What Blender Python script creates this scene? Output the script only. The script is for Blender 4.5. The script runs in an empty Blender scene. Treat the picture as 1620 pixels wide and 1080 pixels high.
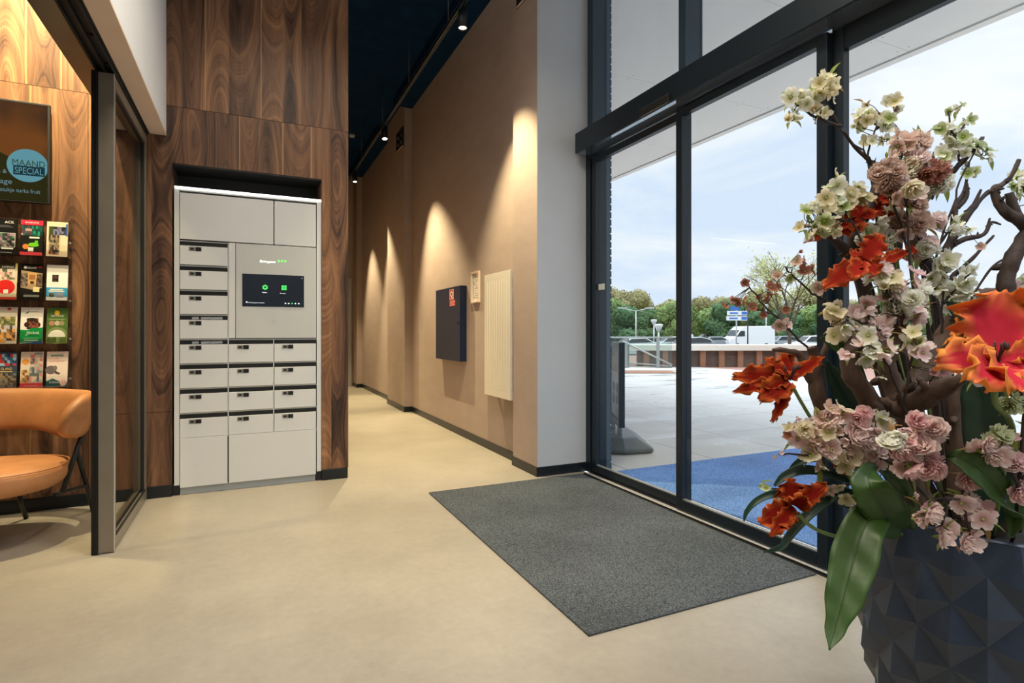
import bpy, bmesh, math, random
from mathutils import Vector, Matrix, noise
random.seed(7)
SC = bpy.context.scene
COL = SC.collection
PI = math.pi

# ------------------------------------------------------------------ camera
FPX, CX, CY, H = 886.0, 810.0, 526.0, 1.2          # focal length and principal point for a 1620 x 1080 frame
YAW = math.radians(25.1)                           # the camera looks 25.1 degrees to the right of the corridor
FW = Vector((math.sin(YAW), math.cos(YAW), 0)); RT = Vector((math.cos(YAW), -math.sin(YAW), 0))
cam = bpy.data.cameras.new('camera'); camo = bpy.data.objects.new('camera', cam); COL.objects.link(camo)
camo.location = (0, 0, H); camo.rotation_euler = (PI/2, 0, -YAW)
cam.sensor_width = 36; cam.lens = FPX/1620*36; cam.shift_y = -(540-CY)/1620; cam.clip_start = 0.02; cam.clip_end = 500
SC.camera = camo
SC.view_settings.view_transform = 'Standard'; SC.view_settings.look = 'None'
SC.view_settings.gamma = 1; SC.view_settings.use_curve_mapping = False; SC.view_settings.exposure = 0.0
SC.cycles.max_bounces = 8; SC.cycles.diffuse_bounces = 4; SC.cycles.glossy_bounces = 4
SC.cycles.transparent_max_bounces = 12; SC.cycles.sample_clamp_indirect = 4
SC.cycles.use_denoising = True

def ray(u, v):
    return FW + RT*((u-CX)/FPX) + Vector((0, 0, (CY-v)/FPX))
def on_x(u, v, x):
    r = ray(u, v); return Vector((0, 0, H)) + r*(x/r.x)
def on_y(u, v, y):
    r = ray(u, v); return Vector((0, 0, H)) + r*(y/r.y)
def on_z(u, v, z=0.0):
    r = ray(u, v); return Vector((0, 0, H)) + r*((z-H)/r.z)
def at(u, v, d):
    return Vector((0, 0, H)) + ray(u, v)*d

# ------------------------------------------------------------------ world: bright thin overcast with blue gaps
w = bpy.data.worlds.new('sky'); SC.world = w; w.use_nodes = True
nt = w.node_tree; N = nt.nodes; L = nt.links
for n in list(N): N.remove(n)
def nd(tree, kind, **kw):
    n = tree.nodes.new(kind)
    for k, v in kw.items():
        if hasattr(n, k): setattr(n, k, v)
        else: n.inputs[k].default_value = v
    return n
tc = nd(nt, 'ShaderNodeTexCoord'); mp = nd(nt, 'ShaderNodeMapping'); mp.inputs['Scale'].default_value = (1.0, 1.0, 3.2)
L.new(tc.outputs['Generated'], mp.inputs['Vector'])
nz = nd(nt, 'ShaderNodeTexNoise', Scale=2.6, Detail=6.0, Roughness=0.55, Distortion=0.4); L.new(mp.outputs[0], nz.inputs['Vector'])
cr = nd(nt, 'ShaderNodeValToRGB'); L.new(nz.outputs['Fac'], cr.inputs['Fac'])
cr.color_ramp.elements[0].position = 0.36; cr.color_ramp.elements[0].color = (0.68, 0.80, 0.98, 1)
cr.color_ramp.elements[1].position = 0.60; cr.color_ramp.elements[1].color = (0.95, 0.98, 1.0, 1)
sx = nd(nt, 'ShaderNodeSeparateXYZ'); L.new(tc.outputs['Generated'], sx.inputs[0])
mr = nd(nt, 'ShaderNodeMapRange'); L.new(sx.outputs['Z'], mr.inputs['Value'])
mr.inputs['From Min'].default_value = 0.40; mr.inputs['From Max'].default_value = 0.95; mr.inputs['To Min'].default_value = 1.08; mr.inputs['To Max'].default_value = 4.8
bg = nd(nt, 'ShaderNodeBackground'); L.new(cr.outputs[0], bg.inputs['Color']); L.new(mr.outputs[0], bg.inputs['Strength'])
wo = nd(nt, 'ShaderNodeOutputWorld'); L.new(bg.outputs[0], wo.inputs['Surface'])

# ------------------------------------------------------------------ ceiling lamps of the seating area, and unseen fill lamps added over the lobby
def K(c):  # sRGB 0..255 -> linear
    return tuple(((x/255/12.92) if x/255 <= .04045 else ((x/255+.055)/1.055)**2.4) for x in c)
def lamp(name, kind, loc, power, color, target=None, **kw):
    l = bpy.data.lights.new(name, kind); l.energy = power; l.color = color
    for k, v in kw.items(): setattr(l, k, v)
    o = bpy.data.objects.new(name, l); COL.objects.link(o); o.location = loc
    if target is not None:
        o.rotation_euler = (Vector(target)-Vector(loc)).to_track_quat('-Z', 'Y').to_euler()
    return o
WARM = (1.0, 0.82, 0.48); NEUT = (1.0, 0.87, 0.69); COOL = (0.88, 0.95, 1.0)
for x, y, p in ((-1.15, 3.95, 620),):
    lamp('seating_lamp', 'SPOT', (x, y, 4.1), p, WARM, (x-.05, y+.83, 2.7), spot_size=2.0, spot_blend=1.0, shadow_soft_size=.03)
lamp('seating_lamp', 'SPOT', (-2.0, 3.6, 4.2), 200, WARM, (-1.7, 4.6, 0.3), spot_size=1.7, spot_blend=1.0, shadow_soft_size=.04)
for x, y, p, c in ((0.5, 2.3, 80, NEUT), (-0.1, 0.2, 52, NEUT), (2.0, 0.0, 40, COOL), (1.7, -1.8, 52, COOL), (-.1, -2.4, 40, NEUT)):  # added soft fill out of view; the cool ones stand in for daylight
    lamp('lobby_fill', 'AREA', (x, y, 4.6), p, c, (x, y, 0), shape='SQUARE', size=.9, spread=2.3)
# ------------------------------------------------------------------ mesh helpers
class MB:
    def __init__(s): s.v = []; s.f = []; s.m = []; s.s = []
    def face(s, pts, m=0, sm=False):
        i = len(s.v); s.v += [tuple(p) for p in pts]; s.f.append(tuple(range(i, i+len(pts)))); s.m.append(m); s.s.append(sm); return s
    def mesh(s, vs, fs, m=0, sm=False):
        i = len(s.v); s.v += [tuple(p) for p in vs]
        for f in fs: s.f.append(tuple(i+k for k in f)); s.m.append(m); s.s.append(sm)
        return s
    def box(s, x0, y0, z0, x1, y1, z1, m=0):
        if x0 > x1: x0, x1 = x1, x0
        if y0 > y1: y0, y1 = y1, y0
        if z0 > z1: z0, z1 = z1, z0
        vs = [(x0,y0,z0),(x1,y0,z0),(x1,y1,z0),(x0,y1,z0),(x0,y0,z1),(x1,y0,z1),(x1,y1,z1),(x0,y1,z1)]
        return s.mesh(vs, [(0,3,2,1),(4,5,6,7),(0,1,5,4),(1,2,6,5),(2,3,7,6),(3,0,4,7)], m)
    def obox(s, c, ex, ey, ez, m=0):           # oriented box: centre and three half axes
        c, ex, ey, ez = map(Vector, (c, ex, ey, ez))
        vs = [c+ex*a+ey*b+ez*d for d in (-1, 1) for a, b in ((-1,-1),(1,-1),(1,1),(-1,1))]
        return s.mesh(vs, [(0,3,2,1),(4,5,6,7),(0,1,5,4),(1,2,6,5),(2,3,7,6),(3,0,4,7)], m)
    def tube(s, pts, r, n=8, m=0, caps=True, sm=True):
        pts = [Vector(p) for p in pts]; rs = r if isinstance(r, (list, tuple)) else [r]*len(pts)
        vs = []; fs = []; k = len(pts); up = None
        for i, p in enumerate(pts):
            t = (pts[min(i+1, k-1)]-pts[max(i-1, 0)])
            t = t.normalized() if t.length > 1e-9 else Vector((0, 0, 1))
            if up is None:
                up = t.cross(Vector((0, 0, 1)) if abs(t.z) < .9 else Vector((1, 0, 0))).normalized()
            up = (up-t*up.dot(t)); up = up.normalized() if up.length > 1e-6 else t.orthogonal().normalized()
            b = t.cross(up)
            for j in range(n):
                a = 2*PI*j/n; vs.append(p+(up*math.cos(a)+b*math.sin(a))*rs[i])
        for i in range(k-1):
            for j in range(n):
                fs.append((i*n+j, i*n+(j+1) % n, (i+1)*n+(j+1) % n, (i+1)*n+j))
        s.mesh(vs, fs, m, sm)
        if caps:
            s.face(vs[:n][::-1], m); s.face(vs[-n:], m)
        return s
    def cyl(s, c, r, h, n=24, m=0, sm=True): 
        c = Vector(c); return s.tube([c, c+Vector((0, 0, h))], r, n, m, True, sm)
    def lathe(s, c, prof, n=32, m=0, sm=True, mat4=None):
        vs = []; fs = []; c = Vector(c)
        for r, z in prof:
            for j in range(n):
                a = 2*PI*j/n; p = Vector((r*math.cos(a), r*math.sin(a), z))
                vs.append(c+(mat4 @ p if mat4 else p))
        for i in range(len(prof)-1):
            for j in range(n):
                fs.append((i*n+j, i*n+(j+1) % n, (i+1)*n+(j+1) % n, (i+1)*n+j))
        return s.mesh(vs, fs, m, sm)
    def prism(s, poly, o, ex, ey, d, m=0, md=None):   # polygon (a,b) on axes ex, ey at o, thickness vector d
        o, ex, ey, d = map(Vector, (o, ex, ey, d)); P = [o+ex*a+ey*b for a, b in poly]; Q = [p+d for p in P]; n = len(P)
        s.face(P[::-1], m); s.face(Q, m if md is None else md)
        for i in range(n): s.face([P[i], P[(i+1) % n], Q[(i+1) % n], Q[i]], m)
        return s
    def blob(s, c, r, m=0, sub=2, sq=None, jit=0):
        bm = bmesh.new(); bmesh.ops.create_icosphere(bm, subdivisions=sub, radius=1)
        c = Vector(c); r = Vector(r) if not isinstance(r, (int, float)) else Vector((r, r, r))
        vs = []
        for v in bm.verts:
            q = v.co*(1+jit*noise.noise(v.co*2.3+c*3)) if jit else v.co
            vs.append(c+Vector((q.x*r.x, q.y*r.y, q.z*r.z)))
        fs = [tuple(v.index for v in f.verts) for f in bm.faces]; bm.free()
        return s.mesh(vs, fs, m, True)
    def text(s, txt, o, ex, ey, height, m=0, width=None, lift=0.0004, align='L'):
        vs, fs, wd, ht = text_mesh(txt)
        o, ex, ey = map(Vector, (o, ex, ey)); nn = ex.cross(ey).normalized()*lift
        sy = height/max(ht, 1e-6); sxx = (width/wd) if width else sy
        off = 0 if align == 'L' else (-wd*sxx/2 if align == 'C' else -wd*sxx)
        return s.mesh([o+ex*(x*sxx+off)+ey*(y*sy)+nn for x, y in vs], fs, m)
    def build(s, name, mats, parent=None, bevel=0, seg=2, subsurf=0, local=False):
        me = bpy.data.meshes.new(name); me.from_pydata(s.v, [], s.f)
        if not isinstance(mats, (list, tuple)): mats = [mats]
        for m in mats: me.materials.append(m)
        for p, m, sm in zip(me.polygons, s.m, s.s): p.material_index = m; p.use_smooth = sm
        me.update(); o = bpy.data.objects.new(name, me); COL.objects.link(o)
        if any(s.s) or bevel:
            bm = bmesh.new(); bm.from_mesh(me); bmesh.ops.remove_doubles(bm, verts=bm.verts, dist=1e-5); bm.to_mesh(me); bm.free()
        if bevel:
            b = o.modifiers.new('bevel', 'BEVEL'); b.width = bevel; b.segments = seg; b.limit_method = 'ANGLE'; b.angle_limit = .6
        if subsurf:
            b = o.modifiers.new('sub', 'SUBSURF'); b.levels = subsurf; b.render_levels = subsurf
        if parent is not None:
            o.parent = parent
            if not local:
                a = Vector((0, 0, 0)); q = parent
                while q is not None: a += q.location; q = q.parent
                o.location = -a
        return o
_tc = {}
def text_mesh(txt):
    if txt in _tc: return _tc[txt]
    c = bpy.data.curves.new('t', 'FONT'); c.body = txt; c.resolution_u = 3; c.size = 1
    o = bpy.data.objects.new('t', c); COL.objects.link(o)
    me = bpy.data.meshes.new_from_object(o)
    vs = [(v.co.x, v.co.y) for v in me.vertices]; fs = [tuple(p.vertices) for p in me.polygons]
    bpy.data.objects.remove(o); bpy.data.curves.remove(c); bpy.data.meshes.remove(me)
    x0 = min(v[0] for v in vs); x1 = max(v[0] for v in vs); y0 = min(0, min(v[1] for v in vs)*0); y1 = max(v[1] for v in vs)
    _tc[txt] = ([(x-x0, y) for x, y in vs], fs, x1-x0, y1)
    return _tc[txt]
def tag(o, label=None, cat=None, group=None, kind=None):
    if label: o['label'] = label
    if cat: o['category'] = cat
    if group: o['group'] = group
    if kind: o['kind'] = kind
    return o
def thing(name, loc, label, cat, group=None, rz=0):
    o = bpy.data.objects.new(name, None); COL.objects.link(o); o.location = loc; o.rotation_euler.z = rz
    o.empty_display_size = .1
    return tag(o, label, cat, group)
def struct(mb, name, mats, **k):
    return tag(mb.build(name, mats, **k), kind='structure')
def copy_tree(o, parent=None):
    c = o.copy(); COL.objects.link(c); c.parent = parent
    for ch in list(o.children): copy_tree(ch, c)
    return c

# ------------------------------------------------------------------ materials
def mat(name, rgb, rough=.5, metal=0, spec=.5, bump=0, bscale=200, var=0, vscale=6, emit=None, estr=1, coat=0, trans=0, stretch=None):
    m = bpy.data.materials.new(name); m.use_nodes = True; t = m.node_tree; b = t.nodes['Principled BSDF']
    c = K(rgb); b.inputs['Base Color'].default_value = (*c, 1); b.inputs['Roughness'].default_value = rough
    b.inputs['Metallic'].default_value = metal; b.inputs['Specular IOR Level'].default_value = spec
    b.inputs['Coat Weight'].default_value = coat
    if var or bump:
        g = nd(t, 'ShaderNodeTexCoord'); src = g.outputs['Object']
        if stretch:
            mpn = nd(t, 'ShaderNodeMapping'); mpn.inputs['Scale'].default_value = stretch; t.links.new(src, mpn.inputs[0]); src = mpn.outputs[0]
    if var:
        n = nd(t, 'ShaderNodeTexNoise', Scale=vscale, Detail=5.0, Roughness=.6); t.links.new(src, n.inputs['Vector'])
        r = nd(t, 'ShaderNodeValToRGB'); t.links.new(n.outputs['Fac'], r.inputs['Fac'])
        r.color_ramp.elements[0].position = .3; r.color_ramp.elements[0].color = (*[x*(1-var) for x in c], 1)
        r.color_ramp.elements[1].position = .7; r.color_ramp.elements[1].color = (*[min(1, x*(1+var)) for x in c], 1)
        t.links.new(r.outputs[0], b.inputs['Base Color'])
    if bump:
        n = nd(t, 'ShaderNodeTexNoise', Scale=bscale, Detail=3.0); t.links.new(src, n.inputs['Vector'])
        u = nd(t, 'ShaderNodeBump', Strength=bump, Distance=.002); t.links.new(n.outputs['Fac'], u.inputs['Height']); t.links.new(u.outputs[0], b.inputs['Normal'])
    if emit:
        b.inputs['Emission Color'].default_value = (*K(emit), 1); b.inputs['Emission Strength'].default_value = estr
    return m
def glass(name, tint=(1, 1, 1), refl=1.0, rough=0.0):
    m = bpy.data.materials.new(name); m.use_nodes = True; t = m.node_tree
    for n in list(t.nodes): t.nodes.remove(n)
    f = nd(t, 'ShaderNodeLayerWeight', Blend=.5); pw = nd(t, 'ShaderNodeMath', operation='POWER'); t.links.new(f.outputs['Facing'], pw.inputs[0]); pw.inputs[1].default_value = 5
    mu = nd(t, 'ShaderNodeMath', operation='MULTIPLY_ADD'); t.links.new(pw.outputs[0], mu.inputs[0]); mu.inputs[1].default_value = .9*refl; mu.inputs[2].default_value = .035*refl
    a = nd(t, 'ShaderNodeBsdfTransparent'); a.inputs[0].default_value = (*tint, 1)
    g = nd(t, 'ShaderNodeBsdfGlossy', Roughness=rough); mx = nd(t, 'ShaderNodeMixShader'); o = nd(t, 'ShaderNodeOutputMaterial')
    t.links.new(mu.outputs[0], mx.inputs[0]); t.links.new(a.outputs[0], mx.inputs[1]); t.links.new(g.outputs[0], mx.inputs[2]); t.links.new(mx.outputs[0], o.inputs[0])
    return m
def mth(t, op, a, b=None, c=None):
    n = nd(t, 'ShaderNodeMath', operation=op)
    for i, x in enumerate((a, b, c)):
        if x is None: continue
        if isinstance(x, (int, float)): n.inputs[i].default_value = x
        else: t.links.new(x, n.inputs[i])
    return n.outputs[0]
def wood_mat():
    m = bpy.data.materials.new('walnut_veneer'); m.use_nodes = True; t = m.node_tree; b = t.nodes['Principled BSDF']
    g = nd(t, 'ShaderNodeTexCoord'); s = nd(t, 'ShaderNodeSeparateXYZ'); t.links.new(g.outputs['Object'], s.inputs[0])
    x, z = s.outputs['X'], s.outputs['Z']
    lvl = mth(t, 'GREATER_THAN', z, 2.862)
    x = mth(t, 'ADD', x, mth(t, 'MULTIPLY', lvl, 0.37))
    # irregular veneer leaves about 0.2 m wide
    w1 = nd(t, 'ShaderNodeTexNoise', noise_dimensions='1D', Scale=2.0, Detail=0.0); t.links.new(x, w1.inputs['W'])
    xw = mth(t, 'ADD', mth(t, 'DIVIDE', x, .18), mth(t, 'MULTIPLY', w1.outputs['Fac'], 1.1))
    idx = mth(t, 'FLOOR', xw); fr = mth(t, 'SUBTRACT', xw, idx)
    wn = nd(t, 'ShaderNodeTexWhiteNoise', noise_dimensions='1D'); t.links.new(mth(t, 'ADD', idx, mth(t, 'MULTIPLY', lvl, 17.3)), wn.inputs['W'])
    rnd = wn.outputs['Value']; off = mth(t, 'MULTIPLY', rnd, 40.0)
    dx = mth(t, 'MULTIPLY', mth(t, 'SUBTRACT', fr, mth(t, 'MULTIPLY_ADD', rnd, .36, .32)), .18)
    # warp
    cv = nd(t, 'ShaderNodeCombineXYZ'); t.links.new(mth(t, 'MULTIPLY', x, 9.0), cv.inputs[0]); t.links.new(mth(t, 'MULTIPLY', z, 3.0), cv.inputs[2]); t.links.new(off, cv.inputs[1])
    wp = nd(t, 'ShaderNodeTexNoise', Scale=1.0, Detail=3.0, Roughness=.5); t.links.new(cv.outputs[0], wp.inputs['Vector'])
    warp = mth(t, 'MULTIPLY', mth(t, 'SUBTRACT', wp.outputs['Fac'], .5), .020)
    hz = nd(t, 'ShaderNodeTexNoise', noise_dimensions='1D', Scale=.42, Detail=1.0); t.links.new(mth(t, 'ADD', z, off), hz.inputs['W'])
    hh = mth(t, 'ADD', mth(t, 'MULTIPLY', mth(t, 'SUBTRACT', hz.outputs['Fac'], .22), .55), warp)
    r = mth(t, 'SQRT', mth(t, 'ADD', mth(t, 'MULTIPLY', mth(t, 'MULTIPLY', dx, dx), 1.6), mth(t, 'MULTIPLY', hh, hh)))
    n1 = nd(t, 'ShaderNodeTexNoise', noise_dimensions='1D', Scale=120.0, Detail=2.0, Roughness=.7); t.links.new(mth(t, 'ADD', r, off), n1.inputs['W'])
    n2 = nd(t, 'ShaderNodeTexNoise', noise_dimensions='1D', Scale=26.0, Detail=1.0); t.links.new(mth(t, 'ADD', r, mth(t, 'MULTIPLY', off, 1.7)), n2.inputs['W'])
    # fibre
    fv = nd(t, 'ShaderNodeCombineXYZ'); t.links.new(mth(t, 'MULTIPLY', x, 420.0), fv.inputs[0]); t.links.new(mth(t, 'MULTIPLY', z, 7.0), fv.inputs[2])
    fb = nd(t, 'ShaderNodeTexNoise', Scale=1.0, Detail=2.0); t.links.new(fv.outputs[0], fb.inputs['Vector'])
    # broad vertical tone
    bv = nd(t, 'ShaderNodeCombineXYZ'); t.links.new(mth(t, 'MULTIPLY', x, 11.0), bv.inputs[0]); t.links.new(mth(t, 'MULTIPLY', z, .7), bv.inputs[2]); t.links.new(off, bv.inputs[1])
    bb = nd(t, 'ShaderNodeTexNoise', Scale=1.0, Detail=2.0); t.links.new(bv.outputs[0], bb.inputs['Vector'])
    tone = mth(t, 'ADD', mth(t, 'MULTIPLY', n1.outputs['Fac'], .36), mth(t, 'ADD', mth(t, 'MULTIPLY', n2.outputs['Fac'], .34), mth(t, 'ADD', mth(t, 'MULTIPLY', fb.outputs['Fac'], .26), mth(t, 'MULTIPLY', bb.outputs['Fac'], .55))))
    tone = mth(t, 'ADD', tone, mth(t, 'MULTIPLY', mth(t, 'SUBTRACT', rnd, .5), .10))
    cr = nd(t, 'ShaderNodeValToRGB'); t.links.new(mth(t, 'SUBTRACT', tone, .25), cr.inputs['Fac'])
    e = cr.color_ramp.elements; e[0].position = .28; e[0].color = (*K((47, 34, 28)), 1); e[1].position = .80; e[1].color = (*K((180, 134, 94)), 1)
    for p, c in ((.40, (84, 60, 47)), (.50, (114, 82, 60)), (.62, (140, 102, 74))):
        q = e.new(p); q.color = (*K(c), 1)
    # pale sapwood streaks near some leaf joints
    sm = nd(t, 'ShaderNodeMapRange', interpolation_type='SMOOTHSTEP'); t.links.new(mth(t, 'ABSOLUTE', mth(t, 'SUBTRACT', fr, mth(t, 'MULTIPLY_ADD', wp.outputs['Fac'], .06, .02))), sm.inputs['Value'])
    sm.inputs['From Min'].default_value = 0; sm.inputs['From Max'].default_value = .045; sm.inputs['To Min'].default_value = 1; sm.inputs['To Max'].default_value = 0
    sap = mth(t, 'MULTIPLY', sm.outputs[0], mth(t, 'MULTIPLY', mth(t, 'GREATER_THAN', rnd, .55), .55))
    mx = nd(t, 'ShaderNodeMix', data_type='RGBA'); t.links.new(sap, mx.inputs['Factor']); t.links.new(cr.outputs[0], mx.inputs[6]); mx.inputs[7].default_value = (*K((205, 160, 110)), 1)
    t.links.new(mx.outputs[2], b.inputs['Base Color']); b.inputs['Roughness'].default_value = .42
    b.inputs['Specular IOR Level'].default_value = .35
    u = nd(t, 'ShaderNodeBump', Strength=.12, Distance=.001); t.links.new(fb.outputs['Fac'], u.inputs['Height']); t.links.new(u.outputs[0], b.inputs['Normal'])
    return m
def speckle(name, cols, scale, rough=.95, bump=.6, big=None):
    m = bpy.data.materials.new(name); m.use_nodes = True; t = m.node_tree; b = t.nodes['Principled BSDF']
    g = nd(t, 'ShaderNodeTexCoord'); v = nd(t, 'ShaderNodeTexNoise', Scale=scale, Detail=3.0, Roughness=.8); t.links.new(g.outputs['Object'], v.inputs['Vector'])
    cr = nd(t, 'ShaderNodeValToRGB'); t.links.new(v.outputs['Fac'], cr.inputs['Fac']); e = cr.color_ramp.elements
    e[0].position = .36; e[0].color = (*K(cols[0]), 1); e[1].position = .64; e[1].color = (*K(cols[1]), 1)
    out = cr.outputs[0]
    if big:
        n = nd(t, 'ShaderNodeTexNoise', Scale=big, Detail=4.0); t.links.new(g.outputs['Object'], n.inputs['Vector'])
        mr = nd(t, 'ShaderNodeMapRange'); t.links.new(n.outputs['Fac'], mr.inputs['Value']); mr.inputs['From Min'].default_value = .3; mr.inputs['From Max'].default_value = .7
        mr.inputs['To Min'].default_value = .8; mr.inputs['To Max'].default_value = 1.15
        mx = nd(t, 'ShaderNodeVectorMath', operation='SCALE'); t.links.new(out, mx.inputs[0]); t.links.new(mr.outputs[0], mx.inputs['Scale']); out = mx.outputs[0]
    t.links.new(out, b.inputs['Base Color']); b.inputs['Roughness'].default_value = rough; b.inputs['Specular IOR Level'].default_value = .15
    u = nd(t, 'ShaderNodeBump', Strength=bump, Distance=.004); t.links.new(v.outputs['Fac'], u.inputs['Height']); t.links.new(u.outputs[0], b.inputs['Normal'])
    return m
def tile_mat(name, base, tw, th, joint, jw, var=.05, rough=.45, rot=0, offs=.5, scale2=.9, wet=False, jmix=1.0, mott=1.0):
    m = bpy.data.materials.new(name); m.use_nodes = True; t = m.node_tree; b = t.nodes['Principled BSDF']
    g = nd(t, 'ShaderNodeTexCoord'); mp = nd(t, 'ShaderNodeMapping'); mp.inputs['Rotation'].default_value = (0, 0, rot); t.links.new(g.outputs['Object'], mp.inputs[0])
    k = nd(t, 'ShaderNodeTexBrick', offset=offs, squash=1.0); t.links.new(mp.outputs[0], k.inputs['Vector'])
    c = K(base); lo = tuple(x*(1-var) for x in c); hi = tuple(min(1, x*(1+var)) for x in c); j = K(joint)
    j = tuple(a*jmix+q*(1-jmix) for a, q in zip(j, c))
    k.inputs['Color1'].default_value = (*lo, 1); k.inputs['Color2'].default_value = (*hi, 1); k.inputs['Mortar'].default_value = (*j, 1)
    k.inputs['Scale'].default_value = 1; k.inputs['Mortar Size'].default_value = jw; k.inputs['Mortar Smooth'].default_value = .1
    k.inputs['Brick Width'].default_value = tw; k.inputs['Row Height'].default_value = th
    n = nd(t, 'ShaderNodeTexNoise', Scale=scale2, Detail=8.0, Roughness=.65); t.links.new(g.outputs['Object'], n.inputs['Vector'])
    n3 = nd(t, 'ShaderNodeTexNoise', Scale=24.0, Detail=6.0, Roughness=.7); t.links.new(g.outputs['Object'], n3.inputs['Vector'])
    f = mth(t, 'ADD', mth(t, 'MULTIPLY', mth(t, 'SUBTRACT', n.outputs['Fac'], .5), .30*mott), mth(t, 'MULTIPLY', mth(t, 'SUBTRACT', n3.outputs['Fac'], .5), .16*mott))
    sc = nd(t, 'ShaderNodeVectorMath', operation='SCALE'); t.links.new(k.outputs['Color'], sc.inputs[0]); t.links.new(mth(t, 'ADD', f, 1.0), sc.inputs['Scale'])
    t.links.new(sc.outputs[0], b.inputs['Base Color']); b.inputs['Roughness'].default_value = rough
    if wet:
        mp2 = nd(t, 'ShaderNodeMapping'); mp2.inputs['Rotation'].default_value = (0, 0, .25); mp2.inputs['Scale'].default_value = (.5, 1.5, 1); t.links.new(g.outputs['Object'], mp2.inputs[0])
        n2 = nd(t, 'ShaderNodeTexNoise', Scale=.8, Detail=5.0, Roughness=.6); t.links.new(mp2.outputs[0], n2.inputs['Vector'])
        s = nd(t, 'ShaderNodeSeparateXYZ'); t.links.new(g.outputs['Object'], s.inputs[0])
        mr = nd(t, 'ShaderNodeMapRange'); t.links.new(n2.outputs['Fac'], mr.inputs['Value']); mr.inputs['From Min'].default_value = .50; mr.inputs['From Max'].default_value = .62
        mr.inputs['To Min'].default_value = rough; mr.inputs['To Max'].default_value = .16; t.links.new(mr.outputs[0], b.inputs['Roughness'])
        u = nd(t, 'ShaderNodeBump', Strength=.15, Distance=.01); t.links.new(n3.outputs['Fac'], u.inputs['Height']); t.links.new(u.outputs[0], b.inputs['Normal'])
    return m
M = {}
M['wood'] = wood_mat()
M['floor'] = tile_mat('vinyl_floor', (154, 147, 134), 1.2, .6, (150, 132, 108), .0025, var=.015, rough=.38, offs=.5, scale2=1.6, jmix=.12, mott=2.1)
M['mat'] = speckle('charcoal_mat', ((28, 32, 36), (102, 108, 112)), 150, big=2.0)
M['bluemat'] = speckle('blue_mat', ((62, 100, 164), (134, 170, 226)), 110, big=1.5)
M['vinyl'] = mat('wall_vinyl', (174, 157, 147), .75, var=.05, vscale=3, bump=.25, bscale=260, spec=.2, stretch=(1, 1, 2.5))
M['gwall'] = mat('grey_plaster', (184, 190, 197), .8, var=.02, vscale=4, bump=.08, bscale=300, spec=.2)
M['white'] = mat('white_plaster', (236, 238, 240), .8, var=.01, spec=.2)
M['soffit'] = mat('beige_soffit', (222, 200, 180), .8, var=.03, spec=.2)
M['base'] = mat('dark_skirting', (14, 22, 30), .35, var=.05)
M['navy'] = mat('navy_ceiling', (12, 44, 76), .9, var=.2, spec=.1)
M['alu'] = mat('anthracite_frame', (25, 36, 45), .35, metal=.3, var=.04)
M['alug'] = mat('anthracite_gloss', (170, 182, 192), .08, metal=.85)
M['alub'] = mat('slate_reveal', (66, 88, 104), .5, metal=.1, var=.04)
M['steel'] = mat('brushed_steel', (205, 205, 204), .42, metal=.6, var=.05, vscale=40)
M['black'] = mat('black_rubber', (8, 9, 10), .6, var=.1)
M['bronze'] = mat('bronze_alu', (132, 124, 110), .38, metal=.3, var=.05)
M['bronzed'] = mat('bronze_dark', (104, 94, 80), .25, metal=.4, var=.05)
M['glass'] = glass('clear_glass', (.97, .985, .98), .5)
M['smoke'] = glass('grey_glass', (.92, .90, .87), .9)
M['locker'] = mat('warm_white_lacquer', (212, 215, 216), .32, var=.01)
M['slotshade'] = mat('locker_slot_shade', (34, 38, 38), .4, var=.15, vscale=20)
M['plinth'] = mat('plinth_grey', (168, 176, 182), .35, metal=.3, var=.03)
M['panelg'] = mat('satin_glass_panel', (196, 200, 198), .16, coat=.4, var=.005)
M['led'] = mat('led_strip', (255, 255, 250), .5, emit=(255, 255, 246), estr=2.4)
M['ledg'] = mat('led_green', (60, 255, 60), .5, emit=(70, 255, 60), estr=2.2)
M['ledw'] = mat('led_white', (255, 255, 235), .5, emit=(255, 255, 225), estr=2.5)
M['screen'] = mat('dark_display', (8, 18, 26), .08, emit=(10, 24, 34), estr=.8)
M['icong'] = mat('display_green', (60, 200, 90), .3, emit=(70, 215, 95), estr=1.0)
M['iconw'] = mat('display_white', (230, 240, 245), .3, emit=(225, 238, 245), estr=1.0)
M['lockd'] = mat('lock_dark', (40, 42, 42), .3, metal=.5, var=.1)
M['lockm'] = mat('lock_grey', (140, 142, 140), .3, metal=.5, var=.1)
M['navybox'] = mat('navy_steel', (8, 30, 62), .4, var=.06)
M['red'] = mat('red_label', (200, 40, 50), .5, var=.03)
M['radiator'] = mat('radiator_white', (226, 220, 206), .35, var=.01)
M['paper'] = mat('white_paper', (228, 226, 220), .6, var=.02)
M['leather'] = mat('tan_leather', (178, 122, 76), .5, var=.26, vscale=4, bump=.25, bscale=90)
M['spot'] = mat('black_lamp', (10, 20, 28), .45, var=.05)
M['lampface'] = mat('lamp_lens', (255, 240, 215), .4, emit=(255, 236, 205), estr=9)
# ------------------------------------------------------------------ the shell of the lobby
XG = 2.64          # inner face of the sliding door line
YL = 4.78          # face of the walnut wall
b = MB(); b.box(-4.2, -3.6, -.1, 2.62, YL+.35, 0); b.box(.74, YL+.35, -.1, 2.45, 13.2, 0); struct(b, 'floor', M['floor'])
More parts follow.
